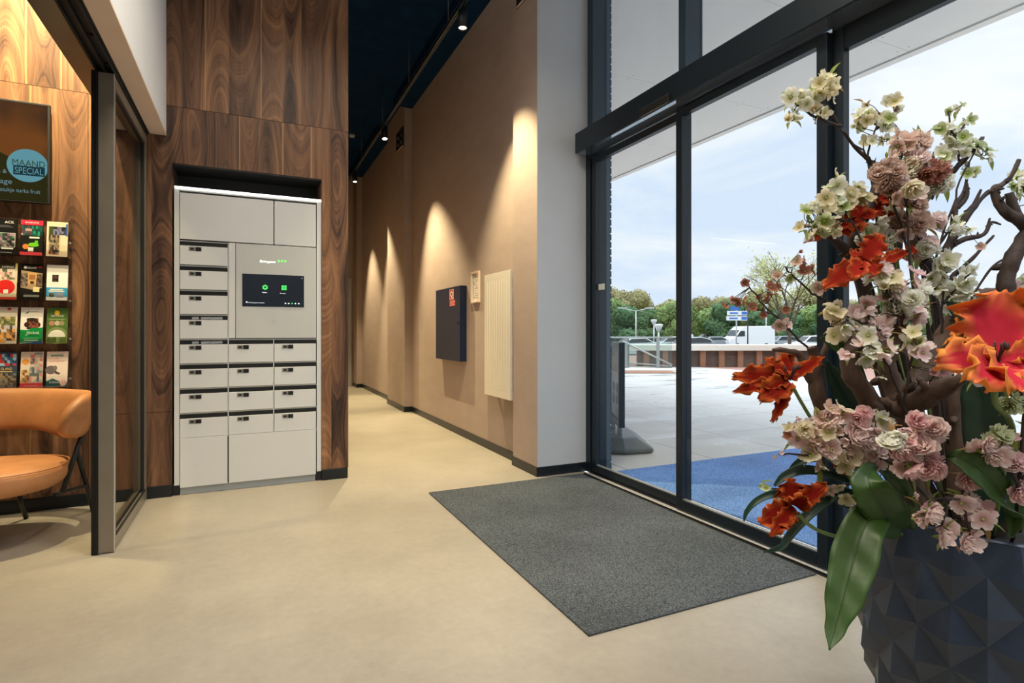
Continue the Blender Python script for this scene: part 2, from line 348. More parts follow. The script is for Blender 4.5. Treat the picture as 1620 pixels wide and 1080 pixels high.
# walnut wall: lower and upper rows of panels around the locker niche
NX0, NX1, NZ = -.515, .53, 2.446
b = MB()
def panels(x0, x1, z0, z1):
    b.box(x0, YL, z0, x1, YL+.02, z1)
panels(-4.2, -1.02, .085, .62); panels(-1.017, NX0, .085, .62); panels(-4.2, -1.02, .623, 2.862); panels(-1.017, NX0, .623, 2.862)
panels(NX0, NX1, NZ, 2.862); panels(NX1, .74, .085, 2.862)
panels(-4.2, .74, 2.865, 5.2)
b.box(NX0-.02, YL+.02, 0, NX0, YL+.34, NZ); b.box(-4.2, YL+.02, 0, NX0-.02, YL+.34, 5.2)
b.box(NX1, YL+.02, 0, .739, YL+.34, NZ); b.box(NX0-.02, YL+.02, NZ, .739, YL+.34, 5.2)
struct(b, 'wall_back', M['wood'])
b = MB(); b.box(NX0+.001, YL+.003, NZ-.012, NX1-.001, YL+.33, NZ-.001); b.box(NX0+.001, YL+.31, 0.001, NX1-.001, YL+.335, NZ-.012); struct(b, 'trim_1', M['black'])
b = MB(); b.box(-4.2, YL-.012, 0, NX0, YL, .085); b.box(NX1, YL-.012, 0, .735, YL+.02, .085); b.box(NX0, YL+.01, .001, -.47, YL+.05, .085); b.box(.485, YL+.01, .001, NX1, YL+.05, .085)
struct(b, 'baseboard_back', M['base'], bevel=.002)
# corridor
b = MB(); b.box(.60, YL+.34, 0, .739, 13.0, 4.75); struct(b, 'wall_corridor_left', M['vinyl'])
b = MB()
b.box(2.235, 4.6, 0, 2.5, 13.0, 4.75)
b.box(2.166, 4.134, 0, 2.236, 4.6, 4.75); b.box(2.12, 8.35, 0, 2.236, 9.5, 4.75); b.box(2.12, 12.5, 0, 2.236, 13.0, 4.75)
struct(b, 'wall_corridor_right', M['vinyl'])
b = MB(); b.box(.60, 13.0, 0, 2.5, 13.1, 4.75); struct(b, 'wall_corridor_end', M['vinyl'])
b = MB()
b.box(2.223, 4.6, 0, 2.235, 8.35, .08); b.box(2.158, 4.13, 0, 2.17, 4.612, .08); b.box(2.158, 4.6, 0, 2.235, 4.612, .08)
b.box(2.108, 8.338, 0, 2.12, 9.5, .08); b.box(2.108, 8.338, 0, 2.235, 8.35, .08); b.box(2.223, 9.5, 0, 2.235, 12.5, .08); b.box(2.108, 12.49, 0, 2.12, 13, .08); b.box(2.108, 12.488, 0, 2.235, 12.5, .08)
b.box(2.158, 4.125, 0, 2.64, 4.137, .08)
struct(b, 'baseboard_right', M['base'], bevel=.002)
b = MB(); b.box(2.168, 4.130, 0, 2.66, 4.6, 4.75); struct(b, 'wall_pillar', M['gwall'])
b = MB(); b.box(-4.2, -3.6, 4.72, 2.7, YL, 4.8); b.box(.60, YL, 4.72, 2.5, 13.1, 4.8); b.box(1.95, 5.3, 4.60, 2.235, 8.35, 4.72); b.box(1.95, 9.6, 4.6, 2.235, 12.5, 4.72)
struct(b, 'ceiling', M['navy'])
# corridor end door
b = MB(); b.box(1.15, 12.985, 0.002, 2.02, 13.0, 2.35); struct(b, 'door_2', M['soffit'], bevel=.002)
b = MB(); b.box(2.02, 12.96, 0, 2.08, 13.0, 2.42); b.box(1.09, 12.96, 0, 1.15, 13.0, 2.42); b.box(1.15, 12.96, 2.35, 2.02, 13.0, 2.42); struct(b, 'trim_2', M['gwall'], bevel=.002)
# bulkhead over the glazed partition (white face to the lobby, beige underside)
b = MB(); b.box(-.87, -3.6, 2.652, -.552, YL, 4.72); struct(b, 'wall_bulkhead', M['white'])
b = MB(); b.box(-.655, -3.6, 2.64, -.55, YL, 2.652); struct(b, 'trim_3', M['soffit'])
# rest of the room behind and beside the camera
b = MB(); b.box(-4.2, -3.6, 0, 2.64, -3.5, 4.75); struct(b, 'wall_front', M['vinyl'])
b = MB(); b.box(-4.3, -3.6, 0, -4.2, YL+.3, 4.75); struct(b, 'wall_left', M['wood'])

# track and sliding glass panel of the seating area
b = MB(); b.box(-.762, -3.5, 2.636, -.655, YL, 2.652); b.box(-.672, -3.5, 2.615, -.668, YL, 2.64); b.box(-.75, -3.5, 2.615, -.745, YL, 2.64)
b.box(-.715, -3.5, 2.615, -.705, YL, 2.64)
for y in (3.62, 3.30, 2.9): b.tube([(-.69, y, 2.634), (-.69, y, 2.626)], .009, 8)
struct(b, 'trim_4', M['black'])
b = MB(); b.box(-.87, -3.5, 2.632, -.762, YL, 2.652); struct(b, 'trim_5', M['bronzed'], bevel=.002)
t = thing('sliding_glass_panel', (-.71, 4.24, 0), 'tall framed grey glass sliding panel standing between seating corner and lobby', 'glass partition')
y0, y1 = 3.69, 4.772
b = MB(); b.box(-.742, y0, .004, -.672, y0+.055, 2.612); b.box(-.742, y1-.05, .004, -.672, y1, 2.612)
b.box(-.742, y0+.055, .004, -.672, y1-.05, .07); b.box(-.742, y0+.055, 2.55, -.672, y1-.05, 2.612); b.build('frame', M['bronze'], t, bevel=.002)
b = MB(); b.box(-.6718, y0-.001, .004, -.6690, y0+.010, 2.612); b.build('edge_profile', M['steel'], t)
b = MB(); b.box(-.715, y0+.05, .065, -.709, y1-.045, 2.56); b.build('glass_pane', M['smoke'], t)
b = MB()
for s in (-.674, -.742+.002):
    pass
b.box(-.6735, y0+.055, .07, -.680, y1-.05, .085); b.box(-.700, y0+.055, .07, -.705, y1-.05, .09); b.box(-.70, y1-.075, .07, -.680, y1-.05, 2.55); b.box(-.70, y0+.055, 2.535, -.680, y1-.05, 2.55)
b.build('gasket', M['black'], t)
b = MB(); b.box(-.772, y0-.004, .002, -.742, y0+.05, 2.615); b.box(-.767, y0-.010, .004, -.762, y0, 2.61); b.box(-.750, y0-.010, .004, -.745, y0, 2.61); b.build('brush_seal', M['black'], t)

# ------------------------------------------------------------------ facade: sliding doors, transoms, header
ZF0, ZF1 = .01, 2.715
b = MB(); bu = MB()   # curtain wall mullions and outer frame
for ya, yb in ((4.05, 4.125), (2.92, 2.99), (1.78, 1.86), (.35, .43), (-1.1, -1.02), (-2.6, -2.52)):
    bu.box(2.66, ya, 2.88, 2.81, yb, 4.72)
b.box(2.642, 4.06, 0, 2.81, 4.13, 2.88)
for ya, yb in ((1.81, 1.87), (-.9, -.84), (-3.5, -3.44)):
    b.box(2.655, ya, 0, 2.70, yb, 2.88)
b.box(2.66, -3.5, 2.74, 2.81, 4.125, 2.90)
b.box(2.66, -3.5, 4.62, 2.81, 4.125, 4.72)
struct(b, 'window_1', M['alu'], bevel=.002); struct(bu, 'window_4', mat('slate_mullion', (44, 62, 76), .4, metal=.1), bevel=.002)
b = MB(); b.box(2.655, -3.5, 4.40, 2.775, 4.125, 4.62); struct(b, 'trim_6', M['alub'])
b = MB()
for ya, yb in ((2.99, 4.05), (1.86, 2.92), (.43, 1.78), (-1.02, .35), (-2.52, -1.1)):
    b.box(2.785, ya, 2.90, 2.793, yb, 4.62)
for ya, yb in ((-.84, 1.81), (-3.44, -.9)): b.box(2.675, ya, .09, 2.683, yb, 2.62)
struct(b, 'window_2', M['glass'])
b = MB()   # frame of the fixed sidelight
for ya, yb in ((-.84, 1.81), (-3.44, -.9)):
    b.box(2.66, ya, .0, 2.70, yb, .09); b.box(2.66, ya, 2.60, 2.70, yb, 2.74); b.box(2.66, ya, .09, 2.70, ya+.05, 2.6)
struct(b, 'window_3', M['alu'], bevel=.002)
b = MB(); b.box(2.500, -3.0, 2.716, 2.66, 4.075, 2.885); struct(b, 'trim_7', M['alu'], bevel=.003)
b = MB(); b.box(2.512, -2.98, 2.7125, 2.655, 4.06, 2.716); struct(b, 'trim_8', M['alug'])
def leaf(y0, y1, xo, gz, label):
    t = thing('sliding_door_leaf', (xo, (y0+y1)/2, .012), label, 'sliding door', 'automatic entrance door leaves')
    f = MB(); s = .055
    f.box(xo, y0, .016, xo+.045, y0+s, 2.70); f.box(xo, y1-s, .016, xo+.045, y1, 2.70)
    f.box(xo, y0+s, .016, xo+.045, y1-s, gz); f.box(xo, y0+s, 2.65, xo+.045, y1-s, 2.70); f.build('frame', M['alu'], t, bevel=.002)
    g = MB(); g.box(xo+.02, y0+s-.01, gz-.01, xo+.026, y1-s+.01, 2.66); g.build('glass_pane', M['glass'], t)
    g = MB(); g.box(xo+.012, y0+s, gz, xo+.018, y1-s, gz+.006); g.box(xo+.028, y0+s, gz, xo+.034, y1-s, gz+.006); g.build('glazing_bead', M['steel'], t)
    if 'far' in label:
        q = MB(); c_ = on_y(959, 430, 4.0); q.box(xo+.027, 3.90, 1.56, xo+.029, 3.99, 1.61); q.build('paper_sticker', M['paper'], t)
    return t
leaf(2.905, 4.05, 2.652, .075, 'far glass entrance door leaf, next to the grey pillar')
leaf(1.862, 2.955, 2.606, .085, 'near glass entrance door leaf, beside the thick dark post and flowers')
b = MB(); b.box(2.570, -3.0, 0, 2.575, 4.05, .012, 1); b.box(2.575, -3.0, 0, 2.622, 4.05, .008); b.box(2.596, -3, .008, 2.6, 4.05, .013); b.box(2.622, -3.0, 0, 2.70, 4.06, .005, 1); b.box(2.70, -3.0, 0, 2.84, 4.06, .012)
b.box(2.555, -3.0, 0, 2.570, 4.05, .004, 1)
struct(b, 'trim_9', [M['steel'], M['black']])
# motion sensor on the header
t = thing('door_motion_sensor', (2.49, 2.75, 2.80), 'slim black motion sensor fixed on the dark header above the doors', 'sensor')
c = on_x(1038, 168, 2.49)
b = MB(); b.prism([(0, -.012), (.034, -.03), (.040, .012), (.032, .030), (0, .030)], (2.50, c.y-.15, c.z), (-1, 0, 0), (0, 0, 1), (0, .30, 0)); b.build('housing', M['black'], t, bevel=.004)
b = MB(); b.prism([(.004, -.0135), (.0335, -.0315), (.034, -.030), (.004, -.012)], (2.50, c.y-.14, c.z), (-1, 0, 0), (0, 0, 1), (0, .28, 0)); b.build('sensor_lens', M['steel'], t)

# exterior: brick pier, canopy, paving
M['brick'] = tile_mat('dark_brick', (74, 78, 84), .21, .065, (110, 112, 114), .008, var=.25, rough=.85, scale2=6)
b = MB(); b.box(2.81, 4.07, 0, 2.855, 4.6, 4.9); struct(b, 'trim_10', M['alub'])
b = MB(); z = 0
while z < 4.85:                                   # brick courses with raked joints
    b.box(2.855, 4.105, z, 2.893, 5.0, z+.052); z += .065
b.box(2.855, 4.112, 0, 2.883, 5.0, 4.9); struct(b, 'wall_outside', M['brick'])
b = MB(); b.box(2.50, 4.6, 0, 2.856, 16, 4.9); struct(b, 'wall_facade', M['brick'])
M['canopy'] = mat('canopy_panel', (236, 234, 229), .5, var=.03, vscale=1.2, spec=.3)
b = MB(); zc = 4.60; xc = 7.35
b.box(2.81, -8, zc+.01, xc, 14, zc+.05); b.box(xc-.12, -8, zc-.02, xc, 14, zc+.20)
for i in range(11):
    b.box(2.81, -7.9+i*2.0, zc, xc-.125, -7.9+i*2.0+1.995, zc+.01)
    for k in range(9):
        for dy in (.06, 1.93): b.cyl((3.1+k*.5, -7.9+i*2+dy, zc-.003), .006, .004, 6, 1)
struct(b, 'ceiling_canopy', [M['canopy'], M['lockd']])
M['paving'] = tile_mat('grey_paving', (184, 183, 181), 1.0, 1.0, (130, 128, 126), .008, var=.03, rough=.6, offs=.0, scale2=.5, wet=True)
M['pavbrick'] = tile_mat('pink_brick_paving', (156, 112, 96), .21, .105, (150, 130, 120), .01, var=.12, rough=.8, scale2=1.2)
b = MB(); b.face([(2.80, -12, 0), (14.2, -12, 0), (14.2, 16, 0), (2.80, 16, 0)]); b.v = [(x, y, 0.0) for x, y, z in b.v]; struct(b, 'ground', M['paving'])
b = MB(); b.face([(14.2, -14, -.004), (34, -14, -.004), (34, 24, -.004), (14.2, 24, -.004)]); b.face([(2.86, 16, -.004), (14.2, 16, -.004), (14.2, 24, -.004), (2.86, 24, -.004)]); struct(b, 'ground_brick', M['pavbrick'])
b = MB(); b.box(2.86, .2, 0, 5.45, 3.98, .012); tag(b.build('outdoor_mat', M['bluemat'], bevel=.004), 'large bright blue entrance mat lying outside on the paving', 'mat')
b = MB(); b.box(1.211, 1.872, 0, 2.545, 4.052, .009); o = tag(b.build('entrance_mat', M['mat'], bevel=.004), 'dark grey rectangular entrance mat on the beige floor inside the doors', 'mat')

# ------------------------------------------------------------------ parcel locker
t = thing('parcel_locker', (.01, YL+.15, 0), 'tall white parcel locker wall with letterboxes and touch display set in walnut wall', 'parcel locker')
yf = YL+.004
b = MB()
zt = 2.262; xs = [-.466, -.168, -.160, .135, .143, .452]
def lx(u): return on_y(u, 600, YL).x
xc1 = (lx(284.7), lx(359.9)); xc2 = (lx(362), lx(432)); xc3 = (lx(434.2), lx(499.6))
b.box(lx(275.5), yf, .075, lx(283.6), yf+.29, zt); b.box(lx(501.3), yf, .075, lx(508.3), yf+.29, zt); b.box(lx(283.6), yf+.24, .05, lx(501.3), yf+.29, zt)
b.box(lx(283.6), yf+.0, zt-.012, lx(501.3), yf+.24, zt)
for k in range(9):
    zz = 1.875-.1833*k
    b.box(lx(283.6), yf+.006, zz+.002, lx(361) if k < 4 else lx(501.3), yf+.24, zz+.010)
b.box(lx(360.1), yf+.004, .42, lx(361.8), yf+.24, 1.885); b.box(lx(432.3), yf+.004, .42, lx(433.9), yf+.24, 1.15)
b.build('body', M['locker'], t)
b = MB(); b.box(lx(283.8), yf+.018, .05, lx(501), yf+.03, 2.2)  # dark sheet behind the doors: shade of the letter slots put in as colour
b.build('inner_shade', M['slotshade'], t)
b = MB(); b.box(lx(284.7), yf+.012, 0.001, lx(499), yf+.2, .052); b.build('plinth', M['plinth'], t)
def door(name, xa, xb, za, zb, m=M['locker']):
    q = MB(); q.box(xa, yf-.010, za, xb, yf+.008, zb); return q.build(name, m, t, bevel=.0015)
door('parcel_door', xc1[0], lx(432.6), 1.892, 2.234); door('parcel_door', lx(434.2), xc3[1], 1.892, 2.234)
door('parcel_door', xc1[0], xc1[1], .056, .420); door('parcel_door', xc2[0], xc3[1], .056, .420)
M['letter'] = mat('letter_paper', (170, 175, 180), .7)
def mailbox(xa, xb, zt_, mail=False):
    w = xb-xa
    q = MB(); za, zb = zt_-.170, zt_-.030
    q.box(xa, yf-.010, za, xb, yf+.008, zb); d = q.build('letterbox_door', M['locker'], t, bevel=.0015)
    q = MB(); cx = xa+w*.185; 
    q.box(cx, yf-.012, zt_-.068, cx+w*.14, yf-.009, zt_-.038); q.box(cx+w*.14, yf-.013, zt_-.068, cx+w*.26, yf-.009, zt_-.038, 1)
    q.box(cx+w*.03, yf-.0125, zt_-.060, cx+w*.10, yf-.011, zt_-.046, 2)
    q.build('lock_plate', [M['lockm'], M['lockd'], M['lockd']], d)
    if mail:
        q = MB()
        for k in range(3):
            a = xa+w*(.25+.22*k); q.obox(((a+.02), yf+.014, zt_-.016), (.022+.01*k, 0, .001), (0, .003, 0), (-.001, 0, .009), 0)
        q.build('letters', M['letter'], d)
for k in range(8):
    zz = 1.875-.1833*k
    mailbox(*xc1, zz, k in (3, 4))
    if k >= 4: mailbox(*xc2, zz, False); mailbox(*xc3, zz, False)
# control panel with display
b = MB(); b.box(xc2[0], yf-.010, 1.158, lx(372.4), yf+.008, 1.884); b.build('filler_strip', M['locker'], t, bevel=.001)
b = MB(); b.box(lx(373.3), yf-.012, 1.158, xc3[1]+.002, yf+.008, 1.884); pn = b.build('control_panel', M['panelg'], t, bevel=.001)
pa = on_y(383.3, 432.5, yf-.012); pb = on_y(481, 486.3, yf-.012)
x0, x1, z1, z0 = pa.x, pb.x, 1.636, 1.392
z1 = on_y(383.3, 432.5, yf-.012).z; z0 = on_y(383.3, 484.3, yf-.012).z
b = MB(); b.box(x0, yf-.0145, z0, x1, yf-.011, z1); ds = b.build('display', M['screen'], t)
W = x1-x0; Hh = z1-z0; EX = Vector((1, 0, 0)); EZ = Vector((0, 0, 1))
yd = yf-.0150
def P2(a, c): return Vector((x0+W*a, yd, z0+Hh*c))
hexa = [(.5*math.cos(PI/6+PI/3*i), .5*math.sin(PI/6+PI/3*i)) for i in range(6)]
def hx(b, o, sx_, sz_, m=0, l=0): return b.face([o+Vector((a*sx_, -l, c*sz_)) for a, c in hexa], m)
b = MB(); hx(b, P2(.36, .60), .042, .042); hx(b, P2(.36, .60), .016, .016, 1, .0003)
for i in (-1, 1): hx(b, P2(.36, .60)+Vector((i*.008, 0, .004)), .006, .006, 1, .0004)
b.build('parcel_icon', [M['icong'], M['screen']], ds)
b = MB(); o = P2(.625, .53); b.face([o, o+EX*.037, o+EX*.037+EZ*.037, o+EZ*.037], 0)
for p_, q_ in ((.017, 0), (0, .017)):
    o2 = o+Vector((p_, -.0003, q_)); b.face([o2, o2+EX*(.037 if not p_ else .003), o2+EX*(.037 if not p_ else .003)+EZ*(.037 if p_ else .003), o2+EZ*(.037 if p_ else .003)], 1)
b.build('delivery_icon', [M['icong'], M['screen']], ds)
for tx_, aa_, cc_, w_ in (('Pakket', .315, .425, .034), ('Bezorgen', .60, .415, .042), ('Wij helpen u graag verder met pakketten', .09, .105, .115)):
    b = MB(); b.text(tx_, P2(aa_, cc_), EX, EZ, .008, 0, width=w_); b.build('caption', M['iconw'], ds)
hx(MB(), P2(.068, .13), .012, .012).build('info_icon', M['iconw'], ds); hx(MB(), P2(.965, .92), .006, .006).build('status_dot', M['iconw'], ds)
for i in range(5): hx(MB(), P2(.69+.055*i, .115), .013, .010).build('language_icon', M['iconw'] if i != 2 else M['icong'], ds)
b = MB(); o = on_y(411.5, 414.5, yf-.0125); o2 = on_y(436, 414.5, yf-.0125)
b.text('Bringme', (o.x, yf-.0125, o.z), EX, EZ, .014, 0, width=(o2.x-o.x)*.98, lift=.0008)
for i in range(3):
    c = on_y(441.0+5.2*i, 413, yf-.0125); b.face([c+Vector((a*.014, -.0008, c_*.014)) for a, c_ in hexa], 1)
b.build('illuminated_logo', [M['ledw'], M['ledg']], pn)
b = MB(); c = on_y(433, 501, yf-.0125); b.face([c+Vector((a*.006, -.0004, c_*.006)) for a, c_ in hexa], 0); b.build('status_dot', M['lockm'], pn); b = MB()
c = on_y(433, 508.5, yf-.0125)
for dx, dz, sx_, sz_ in ((-.012, -.009, .0012, .018), (.011, -.009, .0012, .018), (-.012, .009, .024, .0012), (-.012, -.010, .024, .0012), (-.006, -.002, .012, .0015)):
    b.face([c+Vector((dx, -.0004, dz)), c+Vector((dx+sx_, -.0004, dz)), c+Vector((dx+sx_, -.0004, dz+sz_)), c+Vector((dx, -.0004, dz+sz_))], 0)
b.build('card_reader_mark', M['lockm'], pn)
b = MB(); b.box(lx(276), yf-.006, zt+.001, lx(508), yf+.02, zt+.017); b.build('led_strip', M['led'], t)

# ------------------------------------------------------------------ corridor fixtures
t = thing('fire_hose_cabinet', (2.235, 6.43, .872), 'square navy blue fire hose cabinet on the beige corridor wall', 'hose cabinet')
b = MB(); b.box(2.166, 5.985, .872, 2.2345, 6.886, 1.735); b.build('cabinet_body', M['navybox'], t, bevel=.003)
b = MB(); b.box(2.152, 5.985, .872, 2.165, 6.886, 1.735); d = b.build('door', M['navybox'], t, bevel=.003)
b = MB(); b.box(2.146, 6.03, 1.29, 2.152, 6.055, 1.33); b.build('latch', M['spot'], d, bevel=.002)
ya, yb = on_x(711, 470, 2.15).y, on_x(720, 470, 2.15).y; za, zb = on_x(715, 457.5, 2.15).z, on_x(715, 484, 2.15).z
b = MB(); X_ = 2.1515; wy = ya-yb; hz_ = (za-zb)
def ly(a, c): return Vector((X_, ya-wy*a, zb+hz_*c))
def lq(a0, c0, a1, c1, m, l=0): b.face([ly(a0, c0)-Vector((l, 0, 0)), ly(a1, c0)-Vector((l, 0, 0)), ly(a1, c1)-Vector((l, 0, 0)), ly(a0, c1)-Vector((l, 0, 0))], m)
lq(0, .40, .72, 1, 1); lq(.05, .43, .67, .97, 0, .0003); lq(0, 0, 1, .37, 0)
for i in range(3): lq(.06, .05+.11*i, .94, .08+.11*i, 1, .0003)
ring = [(.36+.24*math.cos(2*PI*i/16), .72+.17*math.sin(2*PI*i/16)) for i in range(16)]
b.face([ly(a, c)-Vector((.0006, 0, 0)) for a, c in ring], 1); ring = [(.36+.14*math.cos(2*PI*i/16), .72+.10*math.sin(2*PI*i/16)) for i in range(16)]
b.face([ly(a, c)-Vector((.0009, 0, 0)) for a, c in ring], 0); lq(.30, .46, .62, .53, 1, .0006)
tag(b.build('label', [M['red'], M['paper']], d), 'red and white hose reel label')
t = thing('radiator', (2.235, 4.925, .58), 'tall flat white panel radiator with vertical grooves on the corridor wall', 'radiator')
b = MB(); b.box(2.145, 4.62, .582, 2.172, 5.235, 1.775)
n = 9
for i in range(n):
    y = 4.70+i*(.46/(n-1)); b.box(2.1425, y-.006, .66, 2.1455, y+.006, 1.70)
b.build('panel', M['radiator'], t, bevel=.003)
b = MB(); b.box(2.172, 4.66, .60, 2.180, 5.2, 1.76); b.build('rear_panel', M['radiator'], t)
for z in (.68, 1.66):
    for y in (4.64, 5.17):
        q = MB(); q.box(2.172, y, z-.03, 2.2345, y+.03, z+.03); q.build('bracket', M['lockm'], t, bevel=.002)
t = thing('framed_floor_plan', (2.235, 5.69, 1.53), 'small framed evacuation floor plan hanging on the wall beside the radiator', 'picture frame')
ya, yb = 5.80, 5.57; za, zb = 1.525, 1.862
b = MB()
for a in ((ya-.018, za, ya, zb), (yb, za, yb+.018, zb), (yb+.018, za, ya-.018, za+.018), (yb+.018, zb-.018, ya-.018, zb)): b.box(2.212, a[0], a[1], 2.2345, a[2], a[3])
b.build('frame', M['soffit'], t, bevel=.002)
M['ink'] = mat('plan_ink', (110, 104, 96), .7)
b = MB(); b.box(2.226, yb+.018, za+.018, 2.2345, ya-.018, zb-.018)
def pq(a0, c0, a1, c1):
    W_, H_ = ya-yb-.036, zb-za-.036
    b.face([(2.2257, ya-.018-W_*a0, za+.018+H_*c0), (2.2257, ya-.018-W_*a1, za+.018+H_*c0), (2.2257, ya-.018-W_*a1, za+.018+H_*c1), (2.2257, ya-.018-W_*a0, za+.018+H_*c1)], 1)
for r_ in ((.15, .12, .17, .85), (.15, .85, .85, .87), (.83, .45, .85, .85), (.4, .45, .85, .47), (.4, .12, .42, .47), (.15, .12, .42, .14), (.15, .6, .5, .62), (.5, .6, .52, .85), (.1, .93, .6, .96), (.5, .1, .9, .12), (.5, .18, .9, .20), (.5, .26, .8, .28), (.22, .66, .3, .72), (.58, .5, .64, .56), (.62, .70, .7, .78)): pq(*r_)
b.build('plan_sheet', [M['paper'], M['ink']], t)
# ventilation grilles on the pilasters
def grille(x, y0, y1, z0, z1, label):
    t = thing('ventilation_grille', (x, (y0+y1)/2, z0), label, 'vent', 'corridor ventilation grilles')
    b = MB(); b.box(x-.012, y0, z0, x, y1, z1); b.box(x-.02, y0, z0, x-.012, y1, z0+.012, 1); b.box(x-.02, y0, z0, x-.012, y0+.012, z1); b.box(x-.02, y1-.012, z0, x-.012, y1, z1); b.box(x-.02, y0, z1-.012, x-.012, y1, z1)
    b.build('frame', [M['black'], M['soffit']], t)
    for i in range(2):
        for j in range(2):
            q = MB(); cy = y0+(y1-y0)*(.3+.4*j); cz = z0+(z1-z0)*(.3+.36*i); q.obox((x-.016, cy, cz), (.003, 0, 0), (0, .05, .02), (0, -.01, .02)); q.build('louvre', M['lockm'], t)
grille(2.12, 8.40, 8.80, 4.04, 4.33, 'dark square vent high on the far corridor pilaster')
grille(2.17, 4.24, 4.50, 4.085, 4.40, 'dark vent at the very top of the near pilaster')

# lighting track with spotlights
TX = 1.65
t = thing('lighting_track', (TX, 8, 4.02), 'thin black lighting track hung on wires along the corridor', 'lighting track')
b = MB(); b.box(TX-.016, 4.1, 4.00, TX+.016, 12.2, 4.032); b.box(TX+.008, 4.1, 3.994, TX+.014, 12.2, 4.0, 1); b.box(TX-.014, 4.1, 3.994, TX-.008, 12.2, 4.0, 1); b.build('rail', [M['spot'], M['alug']], t)
for y in (4.9, 6.3, 7.7, 9.3, 11):
    q = MB(); q.tube([(TX, y, 4.03), (TX, y, 4.72)], .0022, 6); q.build('hanging_wire', M['lockm'], t)
def spotlight(y, ty, label, power, cone=66):
    s = thing('track_spotlight', (TX, y, 3.99), label, 'spotlight', 'black track spotlights')
    q = MB(); q.box(TX-.012, y-.05, 3.975, TX+.012, y+.05, 3.995); q.build('adapter', M['spot'], s)
    q = MB(); q.cyl((TX, y, 3.945), .008, .035, 10); q.build('stem', M['spot'], s)
    ax = Vector((TX+.0, ty, 0))-Vector((TX, y, 3.8)); ax.normalize()
    c0 = Vector((TX, y, 3.95)); q = MB(); zdir = Vector((0, 0, -1)); R_ = zdir.rotation_difference(ax).to_matrix()
    q.lathe(c0, [(0, 0), (.040, 0), (.042, .003), (.042, .150), (.036, .150), (.034, .140), (0, .138)], 28, 0, True, mat4=(R_ @ Matrix.Rotation(PI, 3, 'X')))
    q.build('lamp_body', M['spot'], s)
    q = MB(); q.lathe(c0, [(0, .1395), (.033, .1395), (.033, .141), (0, .141)], 24, 0, True, mat4=(R_ @ Matrix.Rotation(PI, 3, 'X'))); q.build('lamp_lens', M['lampface'], s)
    l = bpy.data.lights.new('spot_beam', 'SPOT'); l.energy = power; l.color = WARM; l.spot_size = math.radians(cone); l.spot_blend = .6; l.shadow_soft_size = .012
    o = bpy.data.objects.new('spot_beam', l); COL.objects.link(o); o.parent = s; o.location = (c0+ax*.16)-s.location
    o.rotation_euler = ax.to_track_quat('-Z', 'Y').to_euler()
spotlight(4.52, 4.45, 'nearest black cylinder spotlight on the track, at the top edge of the view', 520, 82)
spotlight(7.60, 6.6, 'second black track spotlight, about halfway along the corridor', 850, 68)
spotlight(9.95, 9.2, 'third black track spotlight near the far corridor pilaster', 760)
spotlight(11.6, 11.1, 'farthest black track spotlight at the end of the corridor', 650)
# smoke detector on the corridor ceiling
t = thing('smoke_detector', (1.25, 7.3, 4.72), 'small pale round smoke detector on the dark corridor ceiling', 'detector')
c = on_z(557, 214, 4.71); t.location = (c.x, c.y, 4.72)
q = MB(); q.lathe((c.x, c.y, 4.72), [(0, -.045), (.03, -.045), (.05, -.03), (.055, 0), (0, 0)], 20); q.build('housing', M['gwall'], t)

# ------------------------------------------------------------------ television on the walnut wall
t = thing('wall_television', (-1.55, YL, 2.07), 'black wall television showing a dark advert with pale blue MAAND SPECIAL badge', 'television')
yt = YL-.055; p0 = on_y(79, 323, yt); p1 = on_y(77.5, 165.5, yt); TX1 = p0.x; TZ0, TZ1 = p0.z, p1.z; TW = (TZ1-TZ0)*16/9*1.0; TX0 = TX1-TW
b = MB(); b.box(TX0, yt, TZ0, TX1, yt+.03, TZ1); b.box(TX0+.3, yt+.03, TZ0+.2, TX1-.3, YL-.001, TZ1-.2); b.build('casing', M['black'], t, bevel=.004)
M['tvdark'] = mat('screen_picture', (6, 8, 8), .12, emit=(20, 12, 8), estr=.6)
tvm = bpy.data.materials.new('screen_photo'); tvm.use_nodes = True; tt = tvm.node_tree; bb_ = tt.nodes['Principled BSDF']; bb_.inputs['Base Color'].default_value = (.004, .004, .004, 1); bb_.inputs['Roughness'].default_value = .15
g = nd(tt, 'ShaderNodeTexCoord'); nn = nd(tt, 'ShaderNodeTexNoise', Scale=2.2, Detail=2.0); tt.links.new(g.outputs['Object'], nn.inputs['Vector'])
r = nd(tt, 'ShaderNodeValToRGB'); tt.links.new(nn.outputs['Fac'], r.inputs['Fac']); r.color_ramp.elements[0].position = .46; r.color_ramp.elements[0].color = (.006, .005, .006, 1); r.color_ramp.elements[1].position = .66; r.color_ramp.elements[1].color = (*K((110, 62, 22)), 1)
tt.links.new(r.outputs[0], bb_.inputs['Emission Color']); bb_.inputs['Emission Strength'].default_value = .9
M['tvolive'] = mat('screen_olive', (10, 12, 6), .15, emit=(38, 36, 14), estr=.9)
M['tvblue'] = mat('screen_blue', (10, 20, 24), .15, emit=(98, 156, 170), estr=.8)
M['tvnavy'] = mat('screen_navy', (8, 12, 16), .15, emit=(22, 52, 62), estr=.8)
M['tvtext'] = mat('screen_text', (8, 12, 16), .15, emit=(118, 150, 158), estr=.8)
M['tvtgreen'] = mat('screen_text_green', (8, 12, 6), .15, emit=(48, 66, 34), estr=.8)
ys = yt-.0006; m_ = .012
def tp(x, z, l=0): return (TX0+m_+(TW-2*m_)*x, ys-l, TZ0+m_+(TZ1-TZ0-2*m_)*z)
def tpx(u, v, l=0): p = on_y(u, v, ys); return Vector((p.x, ys-l, p.z))
b = MB(); b.face([tp(0, 0), tp(1, 0), tp(1, 1), tp(0, 1)], 0)
bt = TX1-m_
